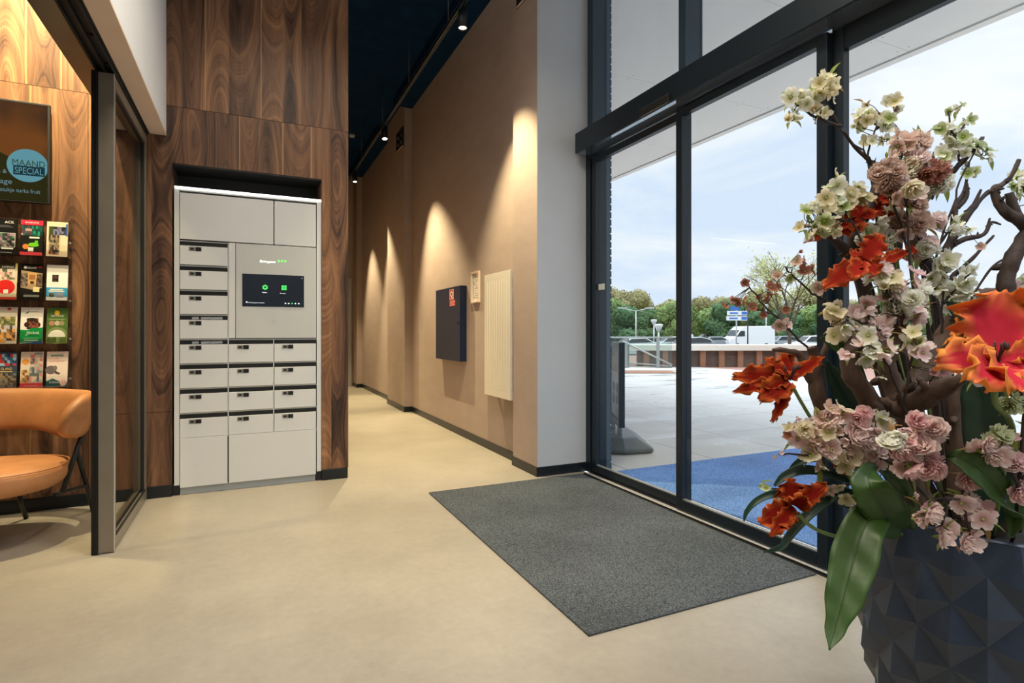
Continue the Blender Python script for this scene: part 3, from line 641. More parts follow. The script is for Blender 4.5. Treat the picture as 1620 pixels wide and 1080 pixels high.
b.face([tp(0, 0, .0003), tp(1, 0, .0003), Vector((bt, ys-.0003, tpx(70, 262).z)), tpx(40, 262, .0003), tpx(0, 240, .0003), tp(.4, .55, .0003), tp(0, .5, .0003)], 1)
cc = tpx(45.5, 262, .0006); rr = tpx(75, 262).x-cc.x; cc = tpx(44, 262, .0006); rad = tpx(44, 236).z-cc.z
pts = [cc+Vector((rad*math.cos(a), 0, rad*math.sin(a))) for a in [2*PI*i/40 for i in range(40)] if math.cos(a) < .62]
pts2 = [cc+Vector((rad*math.cos(2*PI*i/48), 0, rad*math.sin(2*PI*i/48))) for i in range(48)]
b.face([Vector((min(p.x, bt-.002), p.y, p.z)) for p in pts2], 2)
pa = tpx(19.5, 260.5, .001); pb = tpx(71.5, 260.5); b.text('MAAND', pa, EX, EZ, .040, 5, width=pb.x-pa.x, lift=.0006)
pa = tpx(21, 275.5, .0009); pb = tpx(71, 264.5); b.face([pa, Vector((pb.x, pa.y, pa.z)), Vector((pb.x, pa.y, pa.z+.062)), Vector((pa.x, pa.y, pa.z+.062))], 3)
b.text('SPECIAL', pa+Vector((.008, 0, .010)), EX, EZ, .042, 2, width=pb.x-pa.x-.016, lift=.0006)
p = tpx(11, 274, .0006); b.text('s &', p, EX, EZ, .024, 4, align='R'); p = tpx(19, 291, .0006); b.text('sage', p, EX, EZ, .022, 4, align='R')
p = tpx(64, 307, .0006); b.text('n stukje turks fruit', p, EX, EZ, .026, 4, width=.232, align='R')
b.build('screen', [tvm, M['tvolive'], M['tvblue'], M['tvnavy'], M['tvtext'], M['tvtgreen']], t)
# ------------------------------------------------------------------ leaflet rack and leaflets
M['acryl'] = glass('clear_acrylic', (.985, .985, .975), 1.5, .05)
yr = YL-.001
cols = [(on_y(a, 450, YL-.06).x, on_y(b_, 450, YL-.06).x) for a, b_ in ((-48, -12), (-10, 26.5), (30.5, 67.5), (72, 107))]
rowv = ((350, 405.5), (418.5, 475), (486.5, 543), (556, 611.5))
rows = [(on_y(90, v1, YL-.06).z, on_y(90, v0, YL-.06).z) for v0, v1 in rowv]
t = thing('leaflet_rack', ((cols[0][0]+cols[3][1])/2, YL, rows[3][0]), 'clear acrylic leaflet rack fixed on the walnut wall below the television', 'leaflet rack')
b = MB(); b.box(cols[0][0]-.01, YL-.008, rows[3][0]-.012, cols[3][1]+.012, YL-.002, rows[0][1]+.01); b.build('back_panel', M['acryl'], t)
for (x0, x1) in cols:
    for (z0, z1) in rows:
        q = MB(); q.box(x0-.004, YL-.072, z0-.008, x1+.004, YL-.070, z0+.075); q.box(x0-.004, YL-.070, z0-.008, x1+.004, YL-.008, z0-.005)
        q.box(x0-.005, YL-.072, z0-.008, x0-.003, YL-.008, z0+.11); q.box(x1+.003, YL-.072, z0-.008, x1+.005, YL-.008, z0+.11); q.build('pocket', M['acryl'], t)
for z in (rows[0][0]+.1, rows[1][0], rows[2][0]+.03, rows[3][0]+.05):
    q = MB(); q.tube([(cols[3][1]+.004, YL-.02, z), (cols[3][1]+.004, YL-.012, z)], .006, 10); q.build('screw_cap', M['steel'], t)
_cm = {}
def cm(c):
    if c not in _cm: _cm[c] = mat('print_ink', c, .35, spec=.4)
    return _cm[c]
def leaflet(ci, ri, items, label, bg_):
    x0, x1 = cols[ci]; z0, z1 = rows[ri]; w_, h_ = x1-x0, z1-z0; x0 += w_*.02; w_ *= .96
    lean = Vector((0, .028, h_)); o = Vector((x0, YL-.062, z0)); ex = Vector((w_, 0, 0)); ey = lean
    t = thing('leaflet', (x0+w_/2, YL-.05, z0), label, 'leaflet', 'leaflets in the wall rack')
    mats = [cm(bg_)]; b = MB(); th = Vector((0, .008, 0))
    b.prism([(0, 0), (1, 0), (1, 1), (0, 1)], o, ex, ey, th); b.build('pages', [M['paper'], mats[0]] if False else mats, t)
    b = MB(); mats = []; lift = 0; nrm = ex.cross(ey).normalized()
    def ix(c):
        m_ = cm(c)
        if m_ not in mats: mats.append(m_)
        return mats.index(m_)
    for it in items:
        lift += .00012; q = nrm*(.0004+lift)
        if it[0] == 'r': _, a0, c0, a1, c1, c = it; b.face([o+q+ex*a+ey*d for a, d in ((a0, c0), (a1, c0), (a1, c1), (a0, c1))], ix(c))
        elif it[0] == 'e': _, a, d, ra, rc, c = it; b.face([o+q+ex*(a+ra*math.cos(2*PI*i/20))+ey*(d+rc*math.sin(2*PI*i/20)) for i in range(20)], ix(c))
        elif it[0] == 'p': b.face([o+q+ex*a+ey*d for a, d in it[1]], ix(it[2]))
        elif it[0] == 't':
            _, s_, a, d, hh, ww, c = it; b.text(s_, o+ex*a+ey*d+nrm*lift, Vector((1, 0, 0)), ey.normalized(), hh*h_, ix(c), width=ww*w_, lift=.0004)
        elif it[0] == 'n':     # photograph-like mosaic of the given colours
            _, a0, c0, a1, c1, cs, nx, ny, sd = it; rg = random.Random(sd)
            for i in range(nx):
                for j in range(ny):
                    da, dc = (a1-a0)/nx, (c1-c0)/ny; jt = lambda: rg.uniform(-.35, .35)
                    aa, dd = a0+(i+.5)*da, c0+(j+.5)*dc; k = 7
                    b.face([o+q+nrm*(.00001*(i*ny+j))+ex*min(a1, max(a0, aa+da*.8*(1+.4*jt())*math.cos(2*PI*n_/k)))+ey*min(c1, max(c0, dd+dc*.8*(1+.4*jt())*math.sin(2*PI*n_/k))) for n_ in range(k)], ix(rg.choice(cs)))
    b.build('cover_print', mats, t)
W_, K_ = (240, 238, 232), (18, 18, 20)
G_ = [(40, 60, 36), (70, 92, 50), (110, 120, 80), (58, 48, 34)]
leaflet(3, 0, [('r', .04, .04, .96, .97, (222, 206, 176)), ('r', .10, .42, .34, .86, (60, 74, 44)), ('n', .30, .62, .92, .86, [(96, 100, 128), (60, 60, 84), (30, 28, 34), (120, 124, 150)], 6, 4, 1), ('n', .12, .06, .60, .62, [(70, 62, 54), (120, 104, 84), (40, 36, 36), (150, 134, 110)], 6, 8, 2), ('p', [(.2, .05), (.55, .05), (.3, .3)], (200, 60, 50)), ('r', .62, .1, .65, .6, (190, 160, 110)), ('r', .90, .6, .99, .95, (50, 90, 150))], 'cream leaflet with cycling photos, top row of the rack nearest the glass panel', (226, 214, 190))
leaflet(2, 0, [('r', 0, 0, 1, 1, (22, 26, 24)), ('r', 0, .86, 1, 1, (196, 46, 74)), ('n', .03, .56, .5, .84, [(60, 90, 110), (180, 150, 150), (30, 70, 60), (90, 60, 70)], 5, 4, 3), ('n', .5, .56, .97, .84, [(20, 90, 76), (16, 60, 56), (40, 140, 110)], 5, 4, 4), ('r', .4, .48, .85, .53, (220, 220, 200)), ('e', .25, .24, .14, .075, (238, 130, 60)), ('e', .60, .30, .24, .06, (110, 200, 40)), ('e', .72, .38, .08, .05, (90, 180, 40)), ('r', .36, .11, .60, .22, W_), ('r', 0, 0, 1, .09, (216, 70, 84)), ('t', 'EVENTS', .2, .91, .04, .6, W_)], 'black leaflet with red bands, orange ball and green shape, in the top rack row', (24, 26, 26))
leaflet(1, 0, [('r', 0, 0, 1, 1, K_), ('t', 'ACK', .42, .87, .07, .42, W_), ('r', .1, .80, .7, .81, (120, 120, 120)), ('r', .1, .76, .8, .77, (120, 120, 120)), ('r', .02, .20, .93, .60, (190, 200, 190)), ('n', .03, .21, .91, .585, [(40, 70, 60), (120, 90, 110), (90, 120, 90), (30, 30, 36), (160, 130, 150)], 8, 6, 5), ('r', .30, .14, .85, .18, W_), ('r', .25, .04, .8, .055, (170, 170, 170))], 'black leaflet with white letters ACK at the edge of the top rack row', K_)
leaflet(3, 1, [('r', 0, 0, 1, 1, W_), ('n', .26, .52, .56, .72, [(48, 36, 34), (80, 60, 56), (30, 26, 26)], 4, 4, 6), ('r', 0, .10, 1, .36, (60, 160, 208)), ('r', .18, .28, .78, .32, W_), ('r', .1, .24, .85, .27, W_), ('e', .26, .15, .16, .07, (150, 170, 180)), ('n', .14, .1, .38, .2, [(60, 60, 60), (90, 90, 90)], 3, 2, 7), ('r', .48, .08, .82, .22, (140, 150, 170)), ('r', 0, 0, 1, .06, (232, 234, 232))], 'white leaflet with small dark animal and blue band, second rack row', W_)
leaflet(2, 1, [('r', 0, 0, 1, 1, (22, 22, 22)), ('e', .20, .90, .07, .04, W_), ('t', 'ESCAPE', .30, .87, .05, .40, W_), ('r', .75, .9, .95, .94, (200, 40, 40)), ('p', [(.02, .34), (.62, .27), (.98, .34), (.98, .74), (.5, .78), (.02, .82)], (170, 146, 112)), ('n', .02, .36, .32, .74, [(110, 96, 90), (60, 52, 50), (140, 124, 110)], 4, 7, 8), ('n', .70, .36, .98, .72, [(90, 74, 62), (56, 46, 42), (120, 100, 84)], 4, 7, 9), ('p', [(.36, .42), (.68, .42), (.74, .76), (.30, .76)], (206, 164, 104)), ('r', .38, .56, .66, .70, (160, 110, 70)), ('r', .44, .44, .60, .52, (70, 44, 30)), ('r', .58, .22, .86, .36, (232, 222, 170)), ('r', .16, .08, .86, .14, (150, 150, 145))], 'dark leaflet showing a beige chamber photo, middle of the second rack row', (22, 22, 22))
leaflet(1, 1, [('r', 0, 0, 1, 1, (216, 204, 180)), ('r', 0, .8, .9, 1, (60, 52, 40)), ('t', 'HYPNO', .3, .86, .06, .55, W_), ('n', .1, .55, .9, .84, [(220, 180, 170), (150, 130, 110), (90, 100, 80), (230, 214, 200)], 7, 4, 10), ('e', .5, .34, .42, .20, (214, 44, 40)), ('r', .40, .16, .62, .27, W_), ('r', 0, .0, 1, .07, (196, 60, 44)), ('r', .92, .84, 1, 1, (230, 220, 140))], 'leaflet with a large red ball at the edge of the second rack row', (216, 204, 180))
leaflet(3, 2, [('r', 0, 0, 1, 1, (82, 112, 54)), ('e', .48, .86, .12, .07, (238, 196, 50)), ('e', .5, .93, .03, .02, (60, 90, 40)), ('t', 'GROENE', .20, .75, .045, .60, W_), ('r', .12, .67, .85, .68, (200, 210, 170)), ('e', .25, .565, .14, .07, (180, 130, 110)), ('e', .50, .565, .12, .07, (190, 180, 150)), ('e', .72, .565, .12, .07, (150, 140, 110)), ('e', .5, .22, .50, .24, (126, 140, 90)), ('e', .5, .20, .40, .18, (226, 226, 214)), ('r', 0, 0, 1, .17, (122, 142, 84)), ('n', .05, .02, .95, .18, [(96, 120, 60), (140, 160, 100), (80, 100, 50)], 6, 2, 11)], 'green leaflet with a yellow apple and round garden view, third rack row', (82, 112, 54))
leaflet(2, 2, [('r', 0, 0, 1, 1, W_), ('p', [(.16, .82), (.34, .84), (.36, .93), (.30, .87)], (50, 90, 100)), ('r', .38, .88, .8, .89, (150, 160, 160)), ('n', .28, .40, .80, .70, [(70, 50, 40), (40, 34, 34), (150, 80, 60), (100, 80, 70)], 6, 5, 12), ('e', .28, .52, .12, .07, (60, 40, 34)), ('e', .78, .52, .12, .07, (60, 40, 34)), ('e', .5, .66, .24, .05, (44, 40, 40)), ('p', [(0, .38), (.3, .37), (.55, .43), (1, .44), (1, .08), (0, .02)], (18, 140, 70)), ('t', 'ERVAAR', .30, .26, .065, .56, W_), ('t', 'de', .23, .22, .035, .1, W_), ('t', 'NATUUR', .38, .21, .04, .42, (10, 60, 40)), ('r', .15, .14, .85, .15, (190, 230, 200)), ('r', .2, .08, .8, .10, W_), ('p', [(0, 0), (1, 0), (1, .08), (.4, .03)], (40, 90, 150))], 'white and green leaflet reading ERVAAR, middle of the third rack row', W_)
leaflet(1, 2, [('r', 0, 0, 1, 1, (228, 222, 208)), ('e', .62, .95, .10, .035, (200, 60, 60)), ('n', .1, .5, .92, .74, [(110, 120, 70), (150, 140, 100), (200, 180, 140), (80, 96, 60)], 8, 4, 13), ('n', .05, .08, .95, .50, [(190, 190, 196), (140, 110, 80), (220, 160, 90), (90, 70, 60), (210, 200, 190)], 7, 5, 14), ('e', .36, .14, .24, .12, (230, 170, 90))], 'pale leaflet with village photo and red oval, edge of the third rack row', (228, 222, 208))
leaflet(3, 3, [('r', 0, 0, 1, 1, (232, 218, 206)), ('r', .18, .86, .78, .91, (120, 150, 130)), ('t', 'kom kijken', .1, .78, .05, .5, (220, 120, 120)), ('t', 'naar de zeehonden', .12, .70, .05, .7, (220, 120, 120)), ('e', .20, .48, .26, .12, (110, 104, 104)), ('e', .40, .53, .10, .07, (128, 122, 120)), ('p', [(.40, .46), (.66, .38), (.58, .34), (.40, .38)], (84, 78, 78)), ('p', [(0, 0), (1, 0), (1, .14), (.6, .16), (.3, .24), (0, .16)], (34, 86, 96)), ('t', 'De Zeehond', .16, .10, .06, .44, W_), ('e', .80, .13, .17, .11, (234, 200, 190)), ('e', .76, .15, .02, .015, (60, 40, 40)), ('e', .86, .15, .02, .015, (60, 40, 40))], 'pink leaflet with a grey seal and teal foot, bottom rack row by the chair', (232, 218, 206))
leaflet(2, 3, [('r', 0, 0, 1, 1, (224, 214, 196)), ('e', .22, .72, .17, .09, (228, 160, 84)), ('p', [(.35, .14), (.98, .14), (.98, .98), (.62, .98), (.44, .7)], (146, 156, 158)), ('n', .42, .16, .98, .92, [(120, 136, 140), (170, 176, 172), (200, 130, 130), (96, 106, 110), (210, 190, 170)], 5, 9, 15), ('n', .02, .14, .4, .5, [(180, 130, 80), (220, 190, 150), (120, 90, 60)], 4, 5, 16), ('e', .8, .5, .07, .22, (226, 160, 150)), ('r', 0, 0, 1, .13, (214, 70, 84)), ('r', .2, .05, .8, .06, (240, 200, 200))], 'leaflet with a rocky photo and red lower band, middle of the bottom rack row', (224, 214, 196))
leaflet(1, 3, [('r', 0, 0, 1, 1, (60, 74, 96)), ('n', .05, .62, .95, .95, [(60, 100, 140), (40, 70, 110), (190, 60, 60), (150, 190, 210)], 7, 4, 17), ('r', .1, .44, .8, .58, (24, 34, 50)), ('t', 'EILAND', .26, .50, .07, .52, (232, 214, 150)), ('r', .1, .45, .8, .47, (220, 200, 140)), ('n', .02, .03, .98, .42, [(90, 80, 70), (60, 60, 56), (150, 130, 100), (110, 120, 130)], 8, 6, 18)], 'dark blue leaflet with pale yellow title, edge of the bottom rack row', (60, 74, 96))

# ------------------------------------------------------------------ tan leather lounge chair
cx0, cy0 = -1.50, 4.18
t = thing('lounge_chair', (cx0, cy0, 0), 'low tan leather lounge chair with curved back and black tube legs', 'chair')
def arc_shell():
    b = MB(); n = 44; rings = []
    A0, A1 = math.radians(-28), math.radians(208)
    for i in range(n+1):
        s = i/n; a = A0+(A1-A0)*s
        e = min(s, 1-s)*2; taper = min(1, (e/.16))**.5 if e < .16 else 1
        rx, ry = .545, .36
        q = abs(math.cos(a)); sag = .055*max(0, math.sin(a))**2
        zt_ = .845-.012*q - .05*(1-taper); zb = .525+.0*q-.035*math.sin(min(1, e*1.25)*PI)*1.0+.02*(1-e)
        zb = .580-.050*math.exp(-((q-.80)/.22)**2)
        zm = (zt_+zb)/2; hh = (zt_-zb)/2*(.35+.65*taper); th = .048*(.5+.5*taper)
        lean = .055
        ring = []
        for j in range(14):
            u = 2*PI*j/14; cu, su = math.cos(u), math.sin(u)
            dz = hh*(abs(su)**.55)*(1 if su > 0 else -1); dr = th*(abs(cu)**.7)*(1 if cu > 0 else -1)
            rr_ = 1+(dz/hh*.5+.5)*0
            z = zm+dz; out = lean*(z-.55)/.28
            ring.append((cx0+.0+(rx+dr+out)*math.cos(a), cy0+.06+(ry+dr+out)*math.sin(a), z))
        rings.append(ring)
    vs = [p for r in rings for p in r]; fs = []
    for i in range(n):
        for j in range(14): fs.append((i*14+j, i*14+(j+1) % 14, (i+1)*14+(j+1) % 14, (i+1)*14+j))
    b.mesh(vs, fs, 0, True); b.face(rings[0][::-1], 0, True); b.face(rings[-1], 0, True)
    return b
arc_shell().build('backrest', M['leather'], t, subsurf=1)
b = MB(); prof = []; ns = 40; vs = []; fs = []
levels = [(.0, .300), (.80, .302), (.93, .318), (.985, .345), (1.0, .375), (.99, .415), (.955, .440), (.88, .452), (.5, .462), (.0, .465)]
for r_, z_ in levels:
    for j in range(ns):
        a = 2*PI*j/ns; c_, s_ = math.cos(a), math.sin(a); k = 2.6
        sr = 1/((abs(c_)**k+abs(s_)**k)**(1/k)); vs.append((cx0+.525*r_*sr*c_, cy0-.07+.345*r_*sr*s_, z_))
for i in range(len(levels)-1):
    for j in range(ns): fs.append((i*ns+j, i*ns+(j+1) % ns, (i+1)*ns+(j+1) % ns, (i+1)*ns+j))
b.mesh(vs, fs, 0, True); seat = b.build('seat', M['leather'], t, subsurf=1)
b = MB(); pts = []
for j in range(ns+1):
    a = 2*PI*j/ns; c_, s_ = math.cos(a), math.sin(a); k = 2.6; sr = 1/((abs(c_)**k+abs(s_)**k)**(1/k)); pts.append((cx0+.520*sr*c_, cy0-.07+.341*sr*s_, .437))
b.tube(pts, .004, 6, caps=False); b.build('piping', M['leather'], seat)
R_T = .0135
mir = lambda p: Vector((2*cx0-p.x, p.y, p.z))
top, fr_ = on_y(141, 655, 4.28), on_y(99, 778, 4.08); jn, ft = on_y(121, 712, 4.22), on_y(147, 803, 4.62); ft.z = .004
s0, s1, s2 = on_y(86, 783, 4.05), fr_, on_y(137, 768, 4.46)
for mm in (lambda p: p, mir):
    q = MB(); q.tube([mm(jn+(top-jn)*.45), mm(jn), mm(fr_)], R_T, 10); q.build('arm_support', M['spot'], t)
    q = MB(); q.tube([mm(jn), mm(s2), mm(ft)], R_T, 10); q.build('leg', M['spot'], t)
    q = MB(); q.tube([mm(s0), mm(s1), mm(s2)], R_T*.8, 10); q.build('stretcher', M['spot'], t)
    p0, p1 = Vector((-1.335, 4.48, .31)), Vector((-1.305, 4.60, .004))
    q = MB(); q.tube([mm(p0), mm(p1)], R_T, 10); q.build('leg', M['spot'], t)

# ------------------------------------------------------------------ outside: retaining wall, railing, car park
DW = 19.5
M['conc'] = mat('pale_concrete', (214, 208, 196), .8, var=.05, vscale=2)
M['rust'] = mat('rusty_brown_post', (140, 98, 74), .8, var=.15, vscale=3)
M['wpan'] = mat('brown_wall_panel', (92, 74, 66), .85, var=.12, vscale=2)
M['asph'] = mat('asphalt', (120, 120, 118), .9, var=.06, vscale=2)
M['grass'] = mat('verge_grass', (112, 120, 70), .95, var=.2, vscale=.6)
def wp(lat, d, z): p = FW*d+RT*lat; return Vector((p.x, p.y, z))
def wbox(b, l0, d0, z0, l1, d1, z1, m=0):
    c = wp((l0+l1)/2, (d0+d1)/2, (z0+z1)/2); b.obox(c, RT*abs(l1-l0)/2, FW*abs(d1-d0)/2, (0, 0, abs(z1-z0)/2), m); return b
lat = lambda u, d: (u-CX)/FPX*d
t = thing('retaining_wall', tuple(wp(12, DW+.3, 0)), 'long low brown panel wall with pale concrete cap beyond the paving', 'wall')
b = MB(); wbox(b, lat(1010, DW), DW+.12, -.8, 26, DW+.30, .58); b.build('wall_panels', M['wpan'], t)
b = MB(); wbox(b, lat(1010, DW)-.1, DW-.08, .575, 26, DW+1.5, .77); b.build('coping', M['conc'], t, bevel=.01)
u = 1107-29.5*3
for i in range(15):
    l = lat(u, DW); q = MB(); wbox(q, l, DW, -.1, l+.19, DW+.13, .575); q.build('post', M['rust'], t); u += 29.8 if i > 2 else 29.8
b = MB(); b.obox(wp(0, 80, -.66), RT*140, FW*60.0, (0, 0, .05), 0); struct(b, 'ground_car_park', M['asph'])
b = MB(); b.obox(wp(0, 112, -.4), RT*140, FW*34.0, (0, 0, .25), 0); struct(b, 'ground_verge', M['grass'])
# glass railing with handrail
dr = 18.3
t = thing('glass_railing', tuple(wp(lat(1000, dr), dr, 0)), 'grey steel and glass railing with sloping handrail beside outside steps', 'railing')
M['galv'] = mat('galvanised_steel', (150, 156, 156), .45, metal=.5, var=.05)
M['rglass'] = glass('railing_glass', (.80, .86, .84), 1.2)
b = MB(); b.tube([wp(lat(930, dr), dr, 1.04), wp(lat(1064, dr), dr, 1.04)], .028, 8); b.build('top_rail', M['galv'], t)
for u in (952, 990, 1041):
    q = MB(); wbox(q, lat(u-2.4, dr), dr-.02, .045, lat(u+2.4, dr), dr+.03, 1.03); q.build('post', M['galv'], t)
q = MB(); wbox(q, lat(994, dr), dr+.15, .045, lat(997, dr), dr+.2, 1.0); q.build('post', M['galv'], t)
for a, c in ((955, 987.5), (993, 1038.5), (1043.5, 1063)):
    q = MB(); wbox(q, lat(a, dr), dr, .12, lat(c, dr), dr+.012, 1.0); q.build('glass_pane', M['rglass'], t)
b = MB(); b.tube([wp(lat(985, dr-.3), dr-.3, .92), wp(lat(1063, dr-.3), dr-.3, .16)], .03, 8); b.build('handrail', M['galv'], t)
b = MB(); b.tube([wp(lat(990, dr), dr, .22), wp(lat(1063, dr), dr, .10)], .022, 6); b.tube([wp(lat(975, dr), dr, .1), wp(lat(1063, dr), dr, .06)], .022, 6); b.build('lower_rail', M['galv'], t)
b = MB(); wbox(b, lat(960, 17.6), 17.4, 0, lat(1071, 17.6), 18.9, .045); tag(b.build('stone_kerb', M['conc'], bevel=.01), 'pale stone kerb slab under the glass railing outside', 'kerb')
b = MB(); wbox(b, lat(985, 16.6), 16.45, 0.001, lat(1071, 16.6), 17.35, .02); tag(b.build('brick_edging', M['rust']), 'short brown brick edging strip in front of the pale kerb', 'edging')

# standing advertising board with water filled foot
c = on_z(985, 706, 0); t = thing('pavement_board', (c.x, c.y, 0), 'dark framed pavement advertising board with wide grey foot outside the doors', 'advertising board')
ang = math.radians(64); ex = Vector((math.cos(ang), math.sin(ang), 0)); ey = Vector((-ex.y, ex.x, 0))
base = on_z(975, 704, 0); M['foot'] = mat('grey_plastic', (84, 94, 98), .45, var=.05); M['bframe'] = mat('board_frame', (28, 44, 56), .4, metal=.2)
def bp(a, d, z): return base+ex*a+ey*d+Vector((0, 0, z))
ringb = [(-.42, -.30), (.42, -.30), (.50, 0), (.42, .30), (-.42, .30), (-.50, 0)]
b = MB(); P0 = [bp(a*.98, d, .005) for a, d in ringb]; P1 = [bp(a*1.02, d*1.02, .05) for a, d in ringb]; P2_ = [bp(a*.78, d*.5, .15) for a, d in ringb]
for A_, B_ in ((P0, P1), (P1, P2_)):
    for i in range(6): b.face([A_[i], A_[(i+1) % 6], B_[(i+1) % 6], B_[i]])
b.face(P0[::-1]); b.face(P2_); b.build('foot', M['foot'], t, bevel=.02)
b = MB()
for a in (-.2, .2): b.obox(bp(a, 0, .20), ex*.025, ey*.02, (0, 0, .09))
b.build('spring_bracket', M['galv'], t)
zb0, zb1 = .24, 1.10
b = MB(); b.obox(bp(-.31, 0, (zb0+zb1)/2), ex*.03, ey*.03, (0, 0, (zb1-zb0)/2)); b.obox(bp(.31, 0, (zb0+zb1)/2), ex*.03, ey*.03, (0, 0, (zb1-zb0)/2))
b.obox(bp(0, 0, zb0+.03), ex*.31, ey*.03, (0, 0, .03)); b.obox(bp(0, 0, zb1-.03), ex*.31, ey*.03, (0, 0, .03)); b.build('board_frame', M['bframe'], t, bevel=.006)
b = MB(); b.obox(bp(0, 0, (zb0+zb1)/2), ex*.285, ey*.012, (0, 0, (zb1-zb0)/2-.05), 0)
for yy in (.0125,):
    n_ = -1
    def q_(a0, z0_, a1, z1_, m): b.face([bp(-a0, yy+.001*(m+1), z0_), bp(-a1, yy+.001*(m+1), z0_), bp(-a1, yy+.001*(m+1), z1_), bp(-a0, yy+.001*(m+1), z1_)], m)
    q_(-.28, .78, .28, 1.1, 1); q_(-.28, .34, .28, .78, 2); q_(-.2, .82, 0, .95, 3); q_(.0, .86, .24, 1.0, 4)
    for cx_ in (-.12, .1):
        for cz_ in (.5, .62): b.face([bp(cx_+.06*math.cos(2*PI*i/14), yy+.006, cz_+.055*math.sin(2*PI*i/14)) for i in range(14)], 1)
    q_(.05, .37, .24, .42, 5)
b.build('poster', [M['paper'], cm((36, 44, 48)), cm((196, 204, 206)), cm((120, 150, 60)), cm((90, 110, 120)), cm((120, 130, 134))], t)

# ------------------------------------------------------------------ vehicles
M['cwhite'] = mat('white_car_paint', (226, 228, 230), .25, coat=.5); M['csilver'] = mat('silver_car_paint', (150, 158, 166), .25, metal=.5, coat=.5)
M['cdark'] = mat('dark_car_paint', (44, 50, 56), .25, metal=.3, coat=.5); M['cglass'] = mat('car_window', (30, 38, 44), .08); M['tyre'] = mat('tyre', (22, 22, 22), .8)
PROF = {'hatch': ([(-2.05, .35), (-2.1, .6), (-2.0, .78), (-1.1, .92), (-.45, 1.38), (.9, 1.46), (1.75, 1.25), (2.05, .95), (2.1, .45), (2.0, .3), (-1.9, .28)], [(-1.0, .95), (-.42, 1.33), (.85, 1.40), (1.6, 1.22), (1.75, .98)]),
        'suv': ([(-2.2, .4), (-2.25, .75), (-2.1, .95), (-1.15, 1.08), (-.5, 1.62), (1.5, 1.70), (2.1, 1.5), (2.25, 1.0), (2.25, .5), (2.1, .35), (-2.0, .33)], [(-1.02, 1.12), (-.46, 1.56), (1.45, 1.64), (1.95, 1.46), (2.05, 1.12)]),
        'saloon': ([(-2.3, .35), (-2.35, .6), (-2.2, .78), (-1.1, .92), (-.4, 1.36), (.9, 1.38), (1.6, 1.02), (2.3, .95), (2.35, .5), (2.2, .3), (-2.1, .28)], [(-1.0, .95), (-.38, 1.30), (.85, 1.32), (1.45, 1.02)]),
        'van': ([(-2.75, .4), (-2.8, .85), (-2.6, 1.1), (-1.95, 1.35), (-1.35, 2.15), (-.9, 2.5), (2.75, 2.55), (2.85, 2.4), (2.85, .5), (2.7, .38), (-2.6, .35)], [(-1.85, 1.38), (-1.38, 2.0), (-.85, 2.0), (-.85, 1.42)])}
def vehicle(kind, paint, l, d, heading, z, label, group=None, cat='car', s=1.0):
    prof, win = PROF[kind]; w2 = .88 if kind != 'van' else 1.0
    p = wp(l, d, z); t = thing('parked_'+('van' if kind == 'van' else 'car'), tuple(p), label, cat, group, rz=heading)
    t.scale = (s, s, s)
    b = MB(); n = len(prof)
    def wid(zz): return w2*(1-.20*max(0, (zz-.95)/.6)) if kind != 'van' else w2*(1-.06*max(0, (zz-1)/1.5))
    A = [(a, -wid(c), c) for a, c in prof]; B = [(a, wid(c), c) for a, c in prof]
    b.face(A, 0); b.face(B[::-1], 0)
    for i in range(n): b.face([A[i], B[i], B[(i+1) % n], A[(i+1) % n]], 0)
    b.build('body', paint, t, bevel=.05, local=True)
    b = MB()
    for sg in (-1, 1): 
        f = [(a, sg*(wid(c)+.012), c) for a, c in win]; b.face(f if sg < 0 else f[::-1], 0)
    a0, a1 = (prof[3], prof[4]) if kind != 'van' else (prof[3], prof[4])
    for (q0, q1) in ((a0, a1),) + (() if kind == 'van' else ((prof[7], prof[6]),)):
        e = .1; k0 = (q0[0]*(1-e)+q1[0]*e, q0[1]*(1-e)+q1[1]*e); k1 = (q0[0]*e+q1[0]*(1-e), q0[1]*e+q1[1]*(1-e)); nx = -.02 if q0[0] < 0 else .02
        b.face([(k0[0]+nx, -wid(k0[1])*.88, k0[1]+.02), (k0[0]+nx, wid(k0[1])*.88, k0[1]+.02), (k1[0]+nx, wid(k1[1])*.86, k1[1]+.02), (k1[0]+nx, -wid(k1[1])*.86, k1[1]+.02)])
    b.build('windows', M['cglass'], t, local=True)
    wx = 1.32 if kind != 'van' else 1.75
    for a in (-wx, wx):
        for sg in (-1, 1):
            q = MB(); q.tube([(a, sg*(w2-.22), .33), (a, sg*(w2+.01), .33)], .33, 18); q.build('wheel', M['tyre'], t, local=True)
    x_ = prof[1][0]
    for sg in (-1, 1): q = MB(); q.obox((x_+.03, sg*w2*.7, prof[2][1]-.08), (.04, 0, 0), (0, .18, 0), (0, 0, .06)); q.build('headlight', M['panelg'], t, local=True)
    return t
hd = -YAW
def ul(u, d): return lat(u, d)
ZP = -.61
vehicle('van', M['cwhite'], ul(1181, 62), 62, hd+.2, ZP, 'white panel van parked in the car park beyond the wall', cat='van')
vehicle('hatch', M['csilver'], ul(1088, 48), 48, hd+.1, ZP, 'silver hatchback parked just right of the near door stile, left of the van')
vehicle('suv', M['cdark'], ul(1118, 76), 76, hd, ZP, 'dark grey estate car parked directly left of the white van')
vehicle('saloon', M['csilver'], ul(1126, 62), 62, hd, ZP, 'low silver saloon car parked in front of the dark estate car')
vehicle('hatch', M['csilver'], ul(1233, 66), 66, hd+.3, ZP, 'small silver car parked right behind the white van')
vehicle('suv', M['cwhite'], ul(1285, 50), 50, hd, ZP-.1, 'white car parked right of the small silver car')
vehicle('saloon', M['cwhite'], ul(1000, 46), 46, hd+.2, ZP, 'white car seen through the glass railing outside')
vehicle('hatch', M['cwhite'], ul(1062, 56), 56, hd, ZP, 'white car with dark windows at the end of the glass railing')
